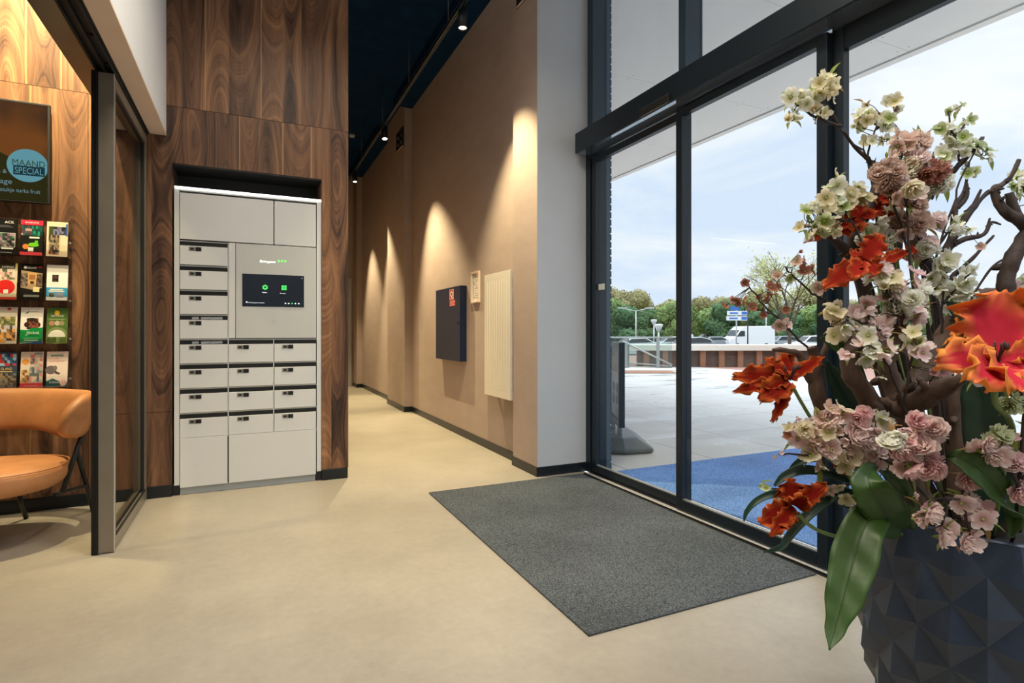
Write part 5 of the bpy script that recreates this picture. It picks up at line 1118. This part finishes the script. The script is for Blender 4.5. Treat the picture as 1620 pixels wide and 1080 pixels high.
SPR = [
 dict(label='cream blossom spray on the longest thin branch, in front of the dark door post top', stems=[[(1500, 700, 1.5), (1470, 520), (1430, 380), (1396, 275), (1375, 250), (1345, 222), (1325, 195), (1306, 160)], [(1330, 200), (1290, 185), (1262, 165), (1245, 155)]],
      clumps=[(1308, 136, 27), (1283, 162, 20), (1258, 152, 17), (1243, 158, 9), (1252, 186, 13), (1300, 178, 12), (1290, 190, 8)], kinds=['cream', 'cream', 'white'], d=1.50, size=12, seed=3),
 dict(label='white blossom spray standing just right of the dark door post, below the roof edge', stems=[[(1400, 500), (1385, 330), (1373, 250), (1381, 215), (1393, 178)], [(1385, 205), (1405, 190), (1420, 170)]],
      clumps=[(1368, 188, 22), (1412, 158, 12), (1370, 165, 7), (1403, 194, 17), (1376, 222, 10), (1401, 219, 10), (1422, 208, 8), (1350, 200, 9), (1421, 172, 8)], kinds=['white', 'cream', 'green'], d=1.55, size=11, seed=4),
 dict(label='white blossom spray on the dark branch against the sky, beyond the door post', stems=[[(1490, 600), (1478, 440), (1505, 330), (1530, 262), (1555, 218)], [(1520, 255), (1510, 225), (1500, 178)], [(1512, 215), (1530, 190)]],
      clumps=[(1500, 176, 9), (1513, 171, 8), (1522, 166, 7), (1531, 189, 11), (1494, 203, 15), (1510, 218, 22), (1500, 243, 22), (1534, 230, 20), (1558, 243, 16), (1537, 270, 12), (1480, 205, 8), (1525, 268, 9), (1553, 228, 8)], kinds=['white', 'green', 'white'], d=1.60, size=10.5, seed=5, leaves=1),
 dict(label='dense peach and cream blossom spray high in the middle of the arrangement', stems=[[(1455, 560), (1440, 420), (1435, 330), (1425, 280), (1430, 230)], [(1440, 330), (1465, 290), (1480, 272)]],
      clumps=[(1430, 228, 24, 'dusty'), (1456, 234, 16, 'dusty'), (1409, 261, 20, 'dusty'), (1430, 283, 34), (1412, 300, 26, 'dusty'), (1473, 274, 28, 'rust'), (1445, 312, 22), (1491, 291, 13, 'white'), (1395, 275, 13), (1448, 258, 16)], kinds=['dusty', 'cream', 'pink'], d=1.46, styles=('single', 'double'), size=15, seed=6),
 dict(label='white blossom spray overlapping the dark door post above the orange petals', stems=[[(1430, 600), (1380, 460), (1362, 380), (1345, 350), (1325, 315)], [(1345, 350), (1310, 345), (1278, 352)]],
      clumps=[(1320, 290, 19), (1352, 303, 20), (1320, 319, 22), (1311, 345, 23), (1281, 330, 13), (1270, 355, 12), (1286, 366, 13), (1320, 366, 11), (1340, 322, 14), (1370, 312, 12), (1300, 362, 13)], kinds=['white', 'cream', 'cream', 'green'], d=1.45, size=14, seed=7),
 dict(label='pale pink blossom spray in the upper middle, behind the dark forked branches', stems=[[(1470, 560), (1462, 450), (1455, 380), (1430, 358)], [(1460, 420), (1500, 370), (1528, 360)]],
      clumps=[(1424, 359, 24, 'dusty'), (1450, 353, 26, 'dusty'), (1479, 356, 17, 'pink'), (1384, 362, 18, 'white'), (1370, 376, 12, 'white'), (1406, 334, 15, 'white'), (1508, 359, 15, 'white'), (1531, 362, 11, 'white'), (1470, 392, 14), (1497, 414, 13, 'white'), (1552, 390, 8, 'dusty'), (1450, 402, 12), (1400, 385, 14, 'white')], kinds=['pink', 'white', 'dusty'], d=1.52, styles=('single', 'double'), size=14, seed=8),
 dict(label='large white and pink blossom spray across the middle, left of the big orange flower', stems=[[(1470, 700), (1440, 600), (1420, 500), (1395, 445)], [(1430, 560), (1385, 520), (1350, 505), (1320, 495)]],
      clumps=[(1389, 438, 20), (1408, 449, 26), (1442, 442, 20, 'rose'), (1412, 470, 24), (1454, 468, 20, 'white'), (1364, 489, 22, 'pink'), (1344, 512, 26), (1392, 512, 22, 'pink'), (1445, 498, 22, 'pink'), (1318, 490, 13, 'cream'), (1325, 528, 13, 'cream'), (1421, 488, 18, 'white')], kinds=['white', 'pink', 'cream'], d=1.40, styles=('single', 'single', 'double'), size=16, seed=9),
 dict(label='pure white blossom spray between the forked twigs, above the dark pointed leaf', stems=[[(1510, 700), (1495, 560), (1490, 480), (1500, 420)], [(1492, 480), (1515, 455), (1535, 432)]],
      clumps=[(1500, 462, 24), (1495, 418, 16), (1524, 446, 22), (1480, 440, 14), (1512, 480, 18), (1538, 425, 10), (1525, 470, 14)], kinds=['white'], d=1.50, size=15, seed=10, leaves=1),
 dict(label='small white pink blossom spray beside the curved driftwood, at mid height', stems=[[(1470, 740), (1430, 640), (1400, 570), (1375, 545)], [(1430, 640), (1440, 580), (1452, 545)]],
      clumps=[(1371, 541, 18), (1376, 565, 14), (1402, 557, 17), (1442, 536, 22, 'cream'), (1455, 556, 17), (1486, 585, 18, 'rose'), (1396, 596, 8, 'white'), (1340, 560, 10)], kinds=['white', 'pink'], d=1.34, size=15, seed=11),
 dict(label='reddish brown blossom spray on thin twigs reaching over the view of the white van', stems=[[(1440, 760, 1.5), (1360, 640), (1300, 575), (1262, 535), (1235, 508), (1208, 482), (1182, 448)], [(1330, 590), (1318, 490), (1290, 468), (1262, 443), (1240, 422)], [(1245, 515), (1226, 498), (1200, 490)]],
      clumps=[(1178, 447, 8), (1158, 474, 8), (1146, 484, 7), (1172, 474, 10), (1190, 486, 8), (1208, 498, 6), (1265, 399, 6), (1267, 412, 10), (1280, 427, 12), (1226, 452, 11), (1228, 435, 9), (1217, 466, 11), (1240, 512, 11, 'dusty'), (1243, 490, 8), (1303, 452, 12, 'dusty'), (1250, 440, 9, 'green'), (1262, 460, 8, 'green'), (1200, 470, 7), (1290, 450, 9, 'cream')], kinds=['rust', 'rust', 'dusty'], d=1.62, size=11, seed=12, leaves=2),
 dict(label='wide dusty pink blossom spray low beside the blue outdoor mat view', stems=[[(1480, 800), (1420, 740), (1360, 705), (1300, 690), (1255, 675)], [(1360, 705), (1300, 720), (1238, 718)], [(1340, 700), (1310, 660)]],
      clumps=[(1306, 655, 22), (1294, 678, 26), (1318, 680, 24), (1271, 690, 22), (1306, 702, 28), (1347, 690, 26, 'pink'), (1378, 684, 26, 'pink'), (1254, 675, 10), (1330, 714, 24), (1371, 710, 26, 'pink'), (1234, 717, 7), (1290, 720, 18), (1390, 668, 16, 'white'), (1300, 737, 10), (1345, 732, 18, 'cream'), (1385, 728, 18, 'pink'), (1262, 660, 8), (1362, 660, 13, 'rose'), (1246, 690, 8, 'rust'), (1330, 655, 14)], kinds=['dusty', 'dusty', 'pink', 'cream'], d=1.36, styles=('single', 'single', 'double'), size=15.5, seed=13, leaves=2),
 dict(label='bright rose pink double blossom spray in front of the driftwood, above the planter', stems=[[(1520, 820, 1.42), (1490, 780), (1470, 740), (1450, 690)], [(1480, 760), (1435, 735)]],
      clumps=[(1441, 678, 24), (1474, 684, 14, 'pink'), (1412, 700, 14, 'white'), (1431, 706, 14), (1458, 722, 23), (1434, 738, 20), (1471, 738, 17), (1462, 700, 14, 'pink')], kinds=['rose', 'rose', 'pink'], d=1.24, styles=('double', 'double', 'single'), size=18, seed=14),
 dict(label='pale rose blossom spray hanging over the planter rim', stems=[[(1500, 800, 1.36), (1490, 790), (1520, 790), (1545, 815)], [(1500, 800), (1490, 830)], [(1525, 800), (1533, 845)]],
      clumps=[(1527, 792, 16, 'pink'), (1550, 818, 21), (1494, 846, 19), (1534, 855, 14, 'pink'), (1466, 808, 16), (1536, 757, 13), (1456, 822, 11), (1448, 785, 9)], kinds=['rose', 'pink'], d=1.22, styles=('double', 'single'), size=17, seed=15, leaves=4),
 dict(label='pink blossom spray with green centres at the picture edge below the big orange flower', stems=[[(1600, 860, 1.38), (1610, 780), (1590, 730), (1560, 712)], [(1612, 770), (1635, 720)], [(1612, 775), (1620, 640), (1600, 600)]],
      clumps=[(1556, 710, 15, 'pink'), (1579, 721, 15, 'pink'), (1607, 730, 18), (1579, 696, 13, 'green'), (1612, 776, 14), (1610, 690, 10), (1640, 740, 20), (1636, 690, 18, 'white'), (1597, 596, 13, 'pink'), (1604, 640, 15, 'green'), (1550, 596, 13), (1630, 600, 18), (1650, 780, 20)], kinds=['rose', 'pink'], d=1.20, styles=('double', 'single'), size=16, seed=16),
 dict(label='green white blossom spray at the upper picture edge behind the thick curved branch', stems=[[(1640, 620, 1.5), (1640, 400), (1625, 310), (1606, 292)]],
      clumps=[(1606, 290, 18), (1628, 296, 20), (1600, 462, 16, 'pink'), (1620, 480, 18, 'white'), (1600, 330, 8, 'dusty'), (1635, 440, 20, 'white')], kinds=['green', 'white'], d=1.45, size=13, seed=17),
 dict(label='small yellow green blossom sprig by the lowest orange flower', stems=[[(1480, 830, 1.44), (1400, 770), (1310, 772), (1250, 775), (1212, 772)], [(1400, 775), (1350, 790)]],
      clumps=[(1212, 772, 8, 'green'), (1202, 768, 6, 'green'), (1228, 786, 9), (1310, 774, 11, 'dusty'), (1345, 788, 12), (1328, 770, 9), (1352, 802, 9, 'dusty'), (1240, 792, 7, 'white')], kinds=['cream', 'green'], d=1.40, size=12, seed=18),
]
for s in SPR: spray(**s)

# ------------------------------------------------------------------ driftwood
def drift(label, segs, mat_=None, seed=1):
    rg = random.Random(seed); b = MB(); t = thing('driftwood_branch', tuple(ROOT), label, 'branch')
    for pts in segs:
        P = crv([at(p[0], p[1], p[2]) for p in pts], 6); R_ = []
        for i, p in enumerate(pts[:-1]):
            for k in range(6): s = k/6; R_.append(p[3]*(1-s)+pts[i+1][3]*s)
        R_.append(pts[-1][3]); n = 12; vs = []; fs = []; up = None
        R_ = [r*(1+.05*math.sin(i*.9+len(P))+.03*rg.gauss(0, 1)) for i, r in enumerate(R_)]
        m = MB(); m.tube(P, [max(.0012, r*1.30/FPX) for r in R_], n)
        m.v = [tuple(Vector(v)+Vector((1, 1, 1))*.006*min(1, pts[0][3]/14)*noise.noise(Vector((v[0]*60, v[1]*60, v[2]*22)))) for v in m.v]
        b.mesh(m.v, m.f, 0, True)
        for k in range(3, len(P)-2, 7):
            e = Vector((rg.gauss(0, 1), rg.gauss(0, 1), rg.gauss(0, 1))).normalized()*R_[k]*1.3/FPX
            b.tube([P[k], P[k]+e*1.5, P[k]+e*2.0], [R_[k]*.62*1.3/FPX, R_[k]*.36*1.3/FPX, R_[k]*.12*1.3/FPX], 7)
    b.build('branch_wood', mat_ or M['drift'], t)
D0 = 1.50
drift('thick brown driftwood trunk forking above the planter, with the curved arm', [
  [(1470, 850, 1.5, 30), (1440, 770, 1.48, 28), (1415, 700, 1.45, 26), (1418, 650, 1.44, 25), (1424, 632, 1.44, 24), (1408, 600, 1.45, 17), (1403, 570, 1.45, 14), (1413, 535, 1.45, 13), (1424, 505, 1.44, 11), (1430, 480, 1.44, 8)],
  [(1418, 720, 1.46, 22), (1388, 660, 1.42, 17), (1366, 618, 1.40, 16), (1347, 592, 1.38, 15), (1345, 565, 1.38, 13), (1358, 538, 1.38, 12), (1378, 520, 1.39, 10)],
  [(1420, 650, 1.43, 18), (1450, 636, 1.38, 17), (1485, 616, 1.33, 16), (1512, 603, 1.30, 12), (1524, 596, 1.29, 8)],
  [(1428, 640, 1.46, 16), (1452, 600, 1.48, 17), (1475, 560, 1.50, 16), (1496, 525, 1.52, 14), (1526, 488, 1.54, 13), (1556, 466, 1.55, 10), (1580, 462, 1.56, 9)],
  [(1440, 618, 1.45, 6), (1450, 606, 1.44, 5), (1457, 598, 1.43, 4)]], seed=2)
drift('brown driftwood stub standing against the door post view, with a forked top', [
  [(1450, 850, 1.56, 20), (1350, 720, 1.56, 16), (1300, 640, 1.55, 15), (1290, 600, 1.55, 13), (1290, 570, 1.55, 11), (1284, 548, 1.55, 9)],
  [(1292, 610, 1.55, 10), (1276, 590, 1.55, 9), (1262, 560, 1.55, 7), (1222, 552, 1.55, 3)], [(1292, 590, 1.55, 8), (1302, 560, 1.55, 6), (1312, 535, 1.55, 4)]], seed=3)
drift('tall dark driftwood branch rising to the upper middle of the arrangement', [
  [(1500, 850, 1.56, 17), (1450, 740, 1.58, 15), (1400, 600, 1.58, 14), (1372, 480, 1.56, 13), (1358, 420, 1.55, 13), (1350, 385, 1.55, 12), (1364, 350, 1.54, 10), (1380, 318, 1.53, 8), (1385, 290, 1.53, 6), (1378, 266, 1.53, 5)],
  [(1355, 410, 1.55, 11), (1334, 392, 1.54, 9), (1312, 372, 1.54, 7)],
  [(1440, 640, 1.6, 14), (1410, 500, 1.6, 14), (1405, 430, 1.6, 14), (1418, 390, 1.6, 11), (1424, 345, 1.6, 7), (1423, 328, 1.6, 5)],
  [(1400, 285, 1.52, 4), (1385, 268, 1.52, 4), (1373, 252, 1.52, 4), (1352, 232, 1.52, 3), (1332, 205, 1.51, 2)]], M['twig'], seed=4)
drift('dark forked driftwood branch reaching up against the sky with bare tips', [
  [(1530, 850, 1.60, 12), (1500, 720, 1.62, 10), (1488, 560, 1.62, 9), (1478, 470, 1.62, 8), (1470, 430, 1.62, 11), (1450, 380, 1.62, 12), (1448, 340, 1.62, 12), (1462, 314, 1.62, 10), (1490, 290, 1.62, 7), (1520, 258, 1.62, 5), (1555, 218, 1.62, 3)],
  [(1458, 322, 1.62, 6), (1470, 300, 1.62, 5), (1474, 268, 1.62, 3), (1478, 240, 1.62, 2)],
  [(1480, 455, 1.6, 8), (1495, 405, 1.6, 8), (1500, 390, 1.6, 8), (1516, 362, 1.6, 7), (1536, 332, 1.6, 6), (1566, 302, 1.6, 4)], [(1540, 326, 1.6, 4), (1552, 300, 1.6, 2.5)],
  [(1497, 400, 1.6, 6), (1508, 360, 1.6, 6), (1512, 325, 1.6, 5), (1526, 300, 1.6, 3), (1533, 256, 1.6, 2)], [(1512, 330, 1.6, 5), (1528, 312, 1.6, 5), (1529, 290, 1.6, 3)],
  [(1500, 392, 1.6, 6), (1524, 379, 1.6, 5), (1556, 370, 1.6, 4), (1568, 352, 1.6, 3), (1583, 355, 1.6, 1.5)], [(1560, 368, 1.6, 3), (1566, 345, 1.6, 2)],
  [(1480, 470, 1.6, 6), (1500, 445, 1.6, 5), (1520, 425, 1.6, 4), (1545, 402, 1.6, 3), (1572, 372, 1.6, 2)], [(1478, 480, 1.6, 5), (1472, 440, 1.6, 4), (1455, 408, 1.6, 2.5)],
  [(1533, 478, 1.5, 1.5), (1553, 445, 1.5, 2), (1572, 420, 1.5, 2), (1592, 408, 1.5, 2)]], M['twig'], seed=5)
drift('thick curved driftwood branch at the picture edge over the big orange flower', [
  [(1560, 850, 1.5, 24), (1640, 700, 1.42, 22), (1660, 600, 1.38, 20), (1628, 530, 1.38, 17), (1602, 500, 1.38, 15), (1592, 462, 1.38, 13), (1594, 430, 1.38, 12), (1612, 392, 1.38, 13), (1636, 360, 1.38, 14)],
  [(1640, 372, 1.38, 12), (1612, 348, 1.38, 10), (1592, 336, 1.38, 9), (1578, 318, 1.38, 7), (1574, 300, 1.38, 6), (1590, 290, 1.38, 4), (1604, 272, 1.38, 3.5), (1612, 252, 1.38, 3)],
  [(1612, 350, 1.38, 9), (1604, 330, 1.38, 8), (1596, 305, 1.38, 7)], [(1580, 306, 1.38, 4), (1566, 302, 1.38, 3)],
  [(1620, 520, 1.38, 13), (1640, 470, 1.38, 11), (1660, 420, 1.38, 9)]], M['driftsil'], seed=6)
drift('brown driftwood stick standing upright in the planter behind the rose blossom', [
  [(1540, 860, 1.5, 20), (1520, 790, 1.5, 19), (1516, 720, 1.5, 17), (1508, 650, 1.5, 15), (1512, 600, 1.5, 11)], [(1530, 855, 1.56, 9), (1492, 760, 1.56, 9), (1480, 650, 1.56, 8), (1474, 560, 1.56, 7)]], M['drift'], seed=7)

# ------------------------------------------------------------------ parrot tulips
PTM = petal_mat('parrot_petal_middle', (156, 42, 32), (200, 106, 62), .35, 1.0); PT = petal_mat('parrot_petal', (198, 54, 70), (228, 152, 78), .35, .95); PTD = petal_mat('parrot_petal_dark', (120, 28, 20), (180, 92, 44), .35, 1.0)
def tulip_petal(base, tip, hint, wid, curl, m, parent, seed, ruf=1.0):
    rg = random.Random(seed); base, tip = Vector(base), Vector(tip); ax = tip-base; L_ = ax.length; ax.normalize(); h = Vector(hint); h = (h-ax*h.dot(ax)).normalized(); sd = ax.cross(h)
    n, q = 16, 12; vs = []; fs = []; gr = []; p1, p2 = rg.uniform(0, 6), rg.uniform(0, 6)
    for i in range(n+1):
        u = i/n; wd = wid*(math.sin(PI*min(1, .10+u*.84))**.8)*(1+.10*math.sin(u*21+p1)*u)
        for j in range(q+1):
            v = j/q*2-1; e = abs(v)**3
            p = base+ax*(L_*u*(1-.03*e)+L_*.025*math.sin(v*9+p2)*u*u)+sd*(wd*.5*v)
            p += h*(curl*L_*(4*u*(1-u))*.35+.20*wd*v*v*(1-u*.8)+ruf*wid*.09*math.sin(u*17+p1+(3 if v > 0 else 0))*e*(.3+u)+.03*wid*math.sin(u*40+p2)*e)
            p += sd*(wid*.09*math.sin(u*33+p2*2+v)*e)+ax*(L_*.04*noise.noise(Vector((v*4, p1, u*3))))
            vs.append(p-ROOT); gr.append(min(1, max(0, .95*abs(v)**2.4+.6*max(0, u-.66)/.34+.16*math.sin(v*15+p1)*u+.5*(noise.noise(Vector((v*5+p1, u*2, p2))))*u)))
    for i in range(n):
        for j in range(q): fs.append((i*(q+1)+j, i*(q+1)+j+1, (i+1)*(q+1)+j+1, (i+1)*(q+1)+j))
    o = bpy.data.objects.new('petal', raw_mesh('petal', vs, fs, [0]*len(fs), [m], gr)); COL.objects.link(o); o.parent = parent
    s = o.modifiers.new('thick', 'SOLIDIFY'); s.thickness = .0008; s.offset = 0
def tulip(label, centre, petals, stem, m, stamen=True, seed=1, stw=.0045):
    t = thing('parrot_tulip', tuple(ROOT), label, 'artificial flower', 'orange parrot tulips in the planter'); c = at(*centre)
    for k, p in enumerate(petals):
        u, v, d, wpx, curl = p[:5]; tip = at(u, v, d); b0 = c+(tip-c)*.04
        if len(p) > 5: b0 = at(*p[5])
        hint = -FW+Vector((0, 0, .5)) if (tip-c).dot(FW) < .02 else FW*-.6+Vector((0, 0, 1))
        tulip_petal(b0, tip, hint, wpx*1.2*d/FPX, curl, m, t, seed*31+k, 2.0)
    if stem:
        P = crv([at(*p) for p in stem], 6); q = MB(); q.tube(P, [stw*(1.15 if i < 3 else 1) for i in range(len(P))], 10); q.build('stem', M['gstem'], t)
    if stamen:
        rg = random.Random(seed)
        for k in range(6):
            a = rg.uniform(-.9, .9); e = c+(-FW*.010+RT*a*.022+Vector((0, 0, .034+.006*rg.random())))*1.0
            q = MB(); q.tube([c, c*.5+e*.5+Vector((0, 0, .002)), e], [.0012, .0012, .0012], 5); q.blob(e+Vector((0, 0, -.004)), (.003, .003, .009), 0, 1); q.build('stamen', M['stamen'], t)
    return t
tulip('largest orange red parrot tulip, facing out at the picture edge above the green stem', (1578, 572, 1.16),
      [(1588, 460, 1.19, 112, -.10), (1480, 572, 1.10, 58, .12), (1500, 538, 1.18, 50, -.1), (1540, 604, 1.04, 66, .1), (1612, 618, 1.03, 70, .1), (1668, 588, 1.10, 80, .1), (1650, 500, 1.18, 84, -.1), (1512, 505, 1.22, 50, -.1)],
      [(1580, 585, 1.16), (1574, 615, 1.17), (1576, 640, 1.19), (1596, 662, 1.22), (1602, 690, 1.25), (1590, 730, 1.30), (1570, 845, 1.42)], PT, seed=1, stw=.006)
tulip('dark orange parrot tulip with loose ruffled petals, in front of the outdoor paving view', (1250, 602, 1.42),
      [(1158, 596, 1.42, 34, .10), (1160, 620, 1.40, 20, .1), (1210, 566, 1.44, 22, .1), (1240, 558, 1.46, 30, -.1), (1302, 564, 1.44, 20, .12), (1200, 632, 1.38, 34, .1), (1222, 668, 1.38, 16, .15), (1190, 580, 1.46, 24, -.1)],
      [(1252, 608, 1.42), (1270, 640, 1.43), (1290, 672, 1.44), (1350, 760, 1.48), (1440, 842, 1.52)], PTD, seed=2)
tulip('lowest orange parrot tulip, drooping in front of the door threshold', (1256, 800, 1.34),
      [(1250, 756, 1.36, 34, -.1), (1308, 764, 1.34, 24, .12), (1202, 828, 1.32, 34, .1), (1218, 848, 1.30, 22, .1), (1236, 770, 1.38, 30, -.1), (1275, 785, 1.30, 30, .1), (1228, 835, 1.36, 26, .1)],
      [(1262, 812, 1.34), (1280, 830, 1.35), (1305, 843, 1.37), (1340, 850, 1.42), (1400, 846, 1.46), (1450, 845, 1.5)], PTD, stamen=False, seed=3)
tulip('orange red parrot tulip seen from below among the upper branches', (1366, 412, 1.38),
      [(1394, 370, 1.38, 32, .08), (1302, 456, 1.38, 30, .10), (1386, 436, 1.36, 34, .1), (1345, 440, 1.34, 26, .1), (1350, 395, 1.42, 26, -.1)],
      [(1372, 418, 1.38), (1392, 440, 1.40), (1410, 520, 1.44), (1440, 650, 1.46), (1470, 845, 1.52)], PTM, stamen=False, seed=4)
tulip('red orange parrot tulip half hidden behind the white blossom by the door post', (1362, 345, 1.50),
      [(1340, 318, 1.50, 40, .05), (1335, 350, 1.48, 38, .05), (1272, 384, 1.50, 14, .1), (1325, 372, 1.50, 24, .1), (1382, 330, 1.52, 24, 0)],
      [(1366, 350, 1.50), (1380, 400, 1.50), (1420, 600, 1.5), (1480, 845, 1.54)], PTM, stamen=False, seed=5)
tulip('small red parrot tulip directly under the peach blossom in the upper middle', (1408, 316, 1.54),
      [(1380, 312, 1.54, 22, .05), (1430, 306, 1.52, 26, .05), (1380, 342, 1.53, 24, .05), (1400, 350, 1.52, 18, .05), (1428, 328, 1.55, 22, 0)],
      [(1410, 320, 1.54), (1420, 420, 1.54), (1450, 600, 1.54), (1500, 845, 1.54)], PTM, stamen=False, seed=6)
tulip('narrow orange parrot tulip bud pointing sideways between the branches', (1436, 398, 1.48),
      [(1392, 412, 1.48, 16, .05), (1388, 420, 1.47, 12, .08), (1446, 390, 1.48, 16, 0)],
      [(1438, 400, 1.48), (1450, 470, 1.5), (1470, 650, 1.52), (1500, 845, 1.54)], PTM, stamen=False, seed=7)
tulip('small orange tulip far back, glimpsed beside the driftwood trunk', (1416, 582, 1.66),
      [(1408, 560, 1.66, 14, 0), (1422, 562, 1.66, 16, 0), (1418, 590, 1.65, 16, 0)],
      [(1416, 582, 1.66), (1440, 700, 1.62), (1500, 845, 1.6)], PT, stamen=False, seed=8)
tulip('tiny red tulip petals peeping out under the dusty pink blossom', (1332, 742, 1.38),
      [(1318, 735, 1.38, 10, 0), (1346, 748, 1.37, 12, 0), (1330, 735, 1.38, 10, 0)],
      [(1334, 744, 1.38), (1400, 800, 1.45), (1450, 846, 1.5)], PT, stamen=False, seed=9)

# ------------------------------------------------------------------ broad blade leaves
def blade(label, pts, m, tilt=0.0, fold=.16, hint=None):
    P = [at(p[0], p[1], p[2]) for p in pts]; C = crv(P, 6); Wd = []
    for i in range(len(pts)-1):
        for k in range(6): s = k/6; s = s*s*(3-2*s); Wd.append(pts[i][3]*(1-s)+pts[i+1][3]*s)
    Wd.append(pts[-1][3]); t = thing('blade_leaf', tuple(ROOT), label, 'leaf', 'green blade leaves in the planter'); vs = []; fs = []; q = 8
    for i, p in enumerate(C):
        tg = (C[min(i+1, len(C)-1)]-C[max(i-1, 0)]).normalized(); vw = Vector(hint) if hint else (Vector((0, 0, H))-p).normalized(); vw = (vw+Vector((0, 0, tilt))).normalized()
        sd = tg.cross(vw).normalized(); nn = sd.cross(tg).normalized(); dd = (p-Vector((0, 0, H))).dot(FW); wd = Wd[i]*dd/FPX
        for j in range(q+1):
            v = j/q*2-1; vs.append(p+sd*wd*.5*v-nn*(fold*wd*(1-abs(v)))+nn*wd*.02*math.sin(i*1.3+v*3))
    for i in range(len(C)-1):
        for j in range(q): fs.append((i*(q+1)+j, i*(q+1)+j+1, (i+1)*(q+1)+j+1, (i+1)*(q+1)+j))
    o = bpy.data.objects.new('leaf_blade', raw_mesh('leaf_blade', [v-ROOT for v in vs], fs, [0]*len(fs), [m], [0]*len(vs))); COL.objects.link(o); o.parent = t
    s = o.modifiers.new('thick', 'SOLIDIFY'); s.thickness = .0012
    mid = MB(); mid.tube([c-((Vector((0, 0, H))-c).normalized())*(fold*Wd[i]*1.3/FPX)*.6 for i, c in enumerate(C)], .0007, 5); mid.build('midrib', m, t)
blade('largest green leaf hanging down in front of the planter', [(1440, 835, 1.40, 10), (1405, 805, 1.32, 40), (1370, 828, 1.28, 56), (1352, 880, 1.25, 66), (1336, 940, 1.22, 54), (1322, 990, 1.20, 30), (1312, 1028, 1.18, 2)], M['leafd'])
blade('broad green leaf bending over the planter rim above the hanging leaf', [(1430, 838, 1.38, 20), (1412, 828, 1.30, 52), (1392, 796, 1.27, 62), (1374, 762, 1.28, 50), (1378, 742, 1.32, 24), (1390, 738, 1.36, 3)], M['leafd'])
blade('green leaf arching behind the broad one towards the rose blossom', [(1440, 838, 1.45, 14), (1436, 800, 1.42, 26), (1420, 760, 1.40, 26), (1400, 744, 1.40, 16), (1385, 742, 1.4, 3)], M['leafd'])
blade('large green leaf folded above the planter rim at the picture edge', [(1610, 840, 1.35, 10), (1600, 800, 1.22, 28), (1575, 765, 1.20, 46), (1545, 735, 1.20, 50), (1515, 722, 1.22, 30), (1496, 722, 1.24, 4)], M['leafd'], tilt=.6)
blade('wide upright dark green leaf behind the pale green tulip stem', [(1560, 850, 1.46, 20), (1570, 760, 1.42, 56), (1562, 690, 1.38, 62), (1556, 630, 1.36, 58), (1545, 590, 1.36, 30), (1538, 570, 1.36, 3)], M['leafb'])
blade('dark pointed leaf crossing the branches under the white blossom', [(1585, 580, 1.5, 24), (1560, 535, 1.48, 44), (1540, 508, 1.47, 38), (1518, 492, 1.46, 22), (1496, 476, 1.45, 3)], M['leafb'])
blade('narrow dark leaf arching over the blue mat view', [(1440, 840, 1.5, 8), (1360, 770, 1.42, 10), (1310, 748, 1.40, 12), (1270, 743, 1.38, 15), (1243, 752, 1.38, 13), (1225, 768, 1.38, 4)], M['leafb'])
blade('narrow bent leaf drooping to the steel threshold view', [(1440, 842, 1.5, 8), (1345, 780, 1.42, 14), (1305, 793, 1.40, 17), (1270, 822, 1.38, 15), (1247, 850, 1.37, 12), (1236, 865, 1.36, 9), (1208, 873, 1.34, 2)], M['leafb'])
blade('thin curled leaf left of the lowest orange tulip', [(1400, 838, 1.5, 6), (1300, 780, 1.40, 8), (1230, 780, 1.38, 12), (1200, 790, 1.38, 10), (1182, 808, 1.38, 7), (1177, 824, 1.38, 2)], M['leafb'])
blade('short dark leaf over the corner of the blue mat view', [(1420, 820, 1.5, 6), (1330, 735, 1.44, 8), (1280, 725, 1.42, 12), (1262, 733, 1.42, 11), (1247, 745, 1.42, 3)], M['leafb'])
blade('green leaf in front of the door post beside the driftwood stub', [(1460, 840, 1.58, 14), (1380, 700, 1.56, 24), (1345, 640, 1.55, 34), (1322, 600, 1.55, 24), (1308, 570, 1.55, 3)], M['leafb'])
blade('small green leaf sticking out above the driftwood stub', [(1380, 640, 1.52, 8), (1345, 562, 1.50, 20), (1325, 546, 1.50, 22), (1298, 534, 1.50, 3)], M['leafd'])
blade('upright green leaf behind the middle twigs', [(1500, 845, 1.6, 14), (1500, 640, 1.62, 20), (1487, 530, 1.62, 22), (1480, 500, 1.62, 3)], M['leafb'])
blade('drooping green leaf inside the planter rim at the picture edge', [(1600, 770, 1.28, 8), (1607, 800, 1.26, 22), (1604, 825, 1.25, 20), (1600, 850, 1.25, 5)], M['leafd'])
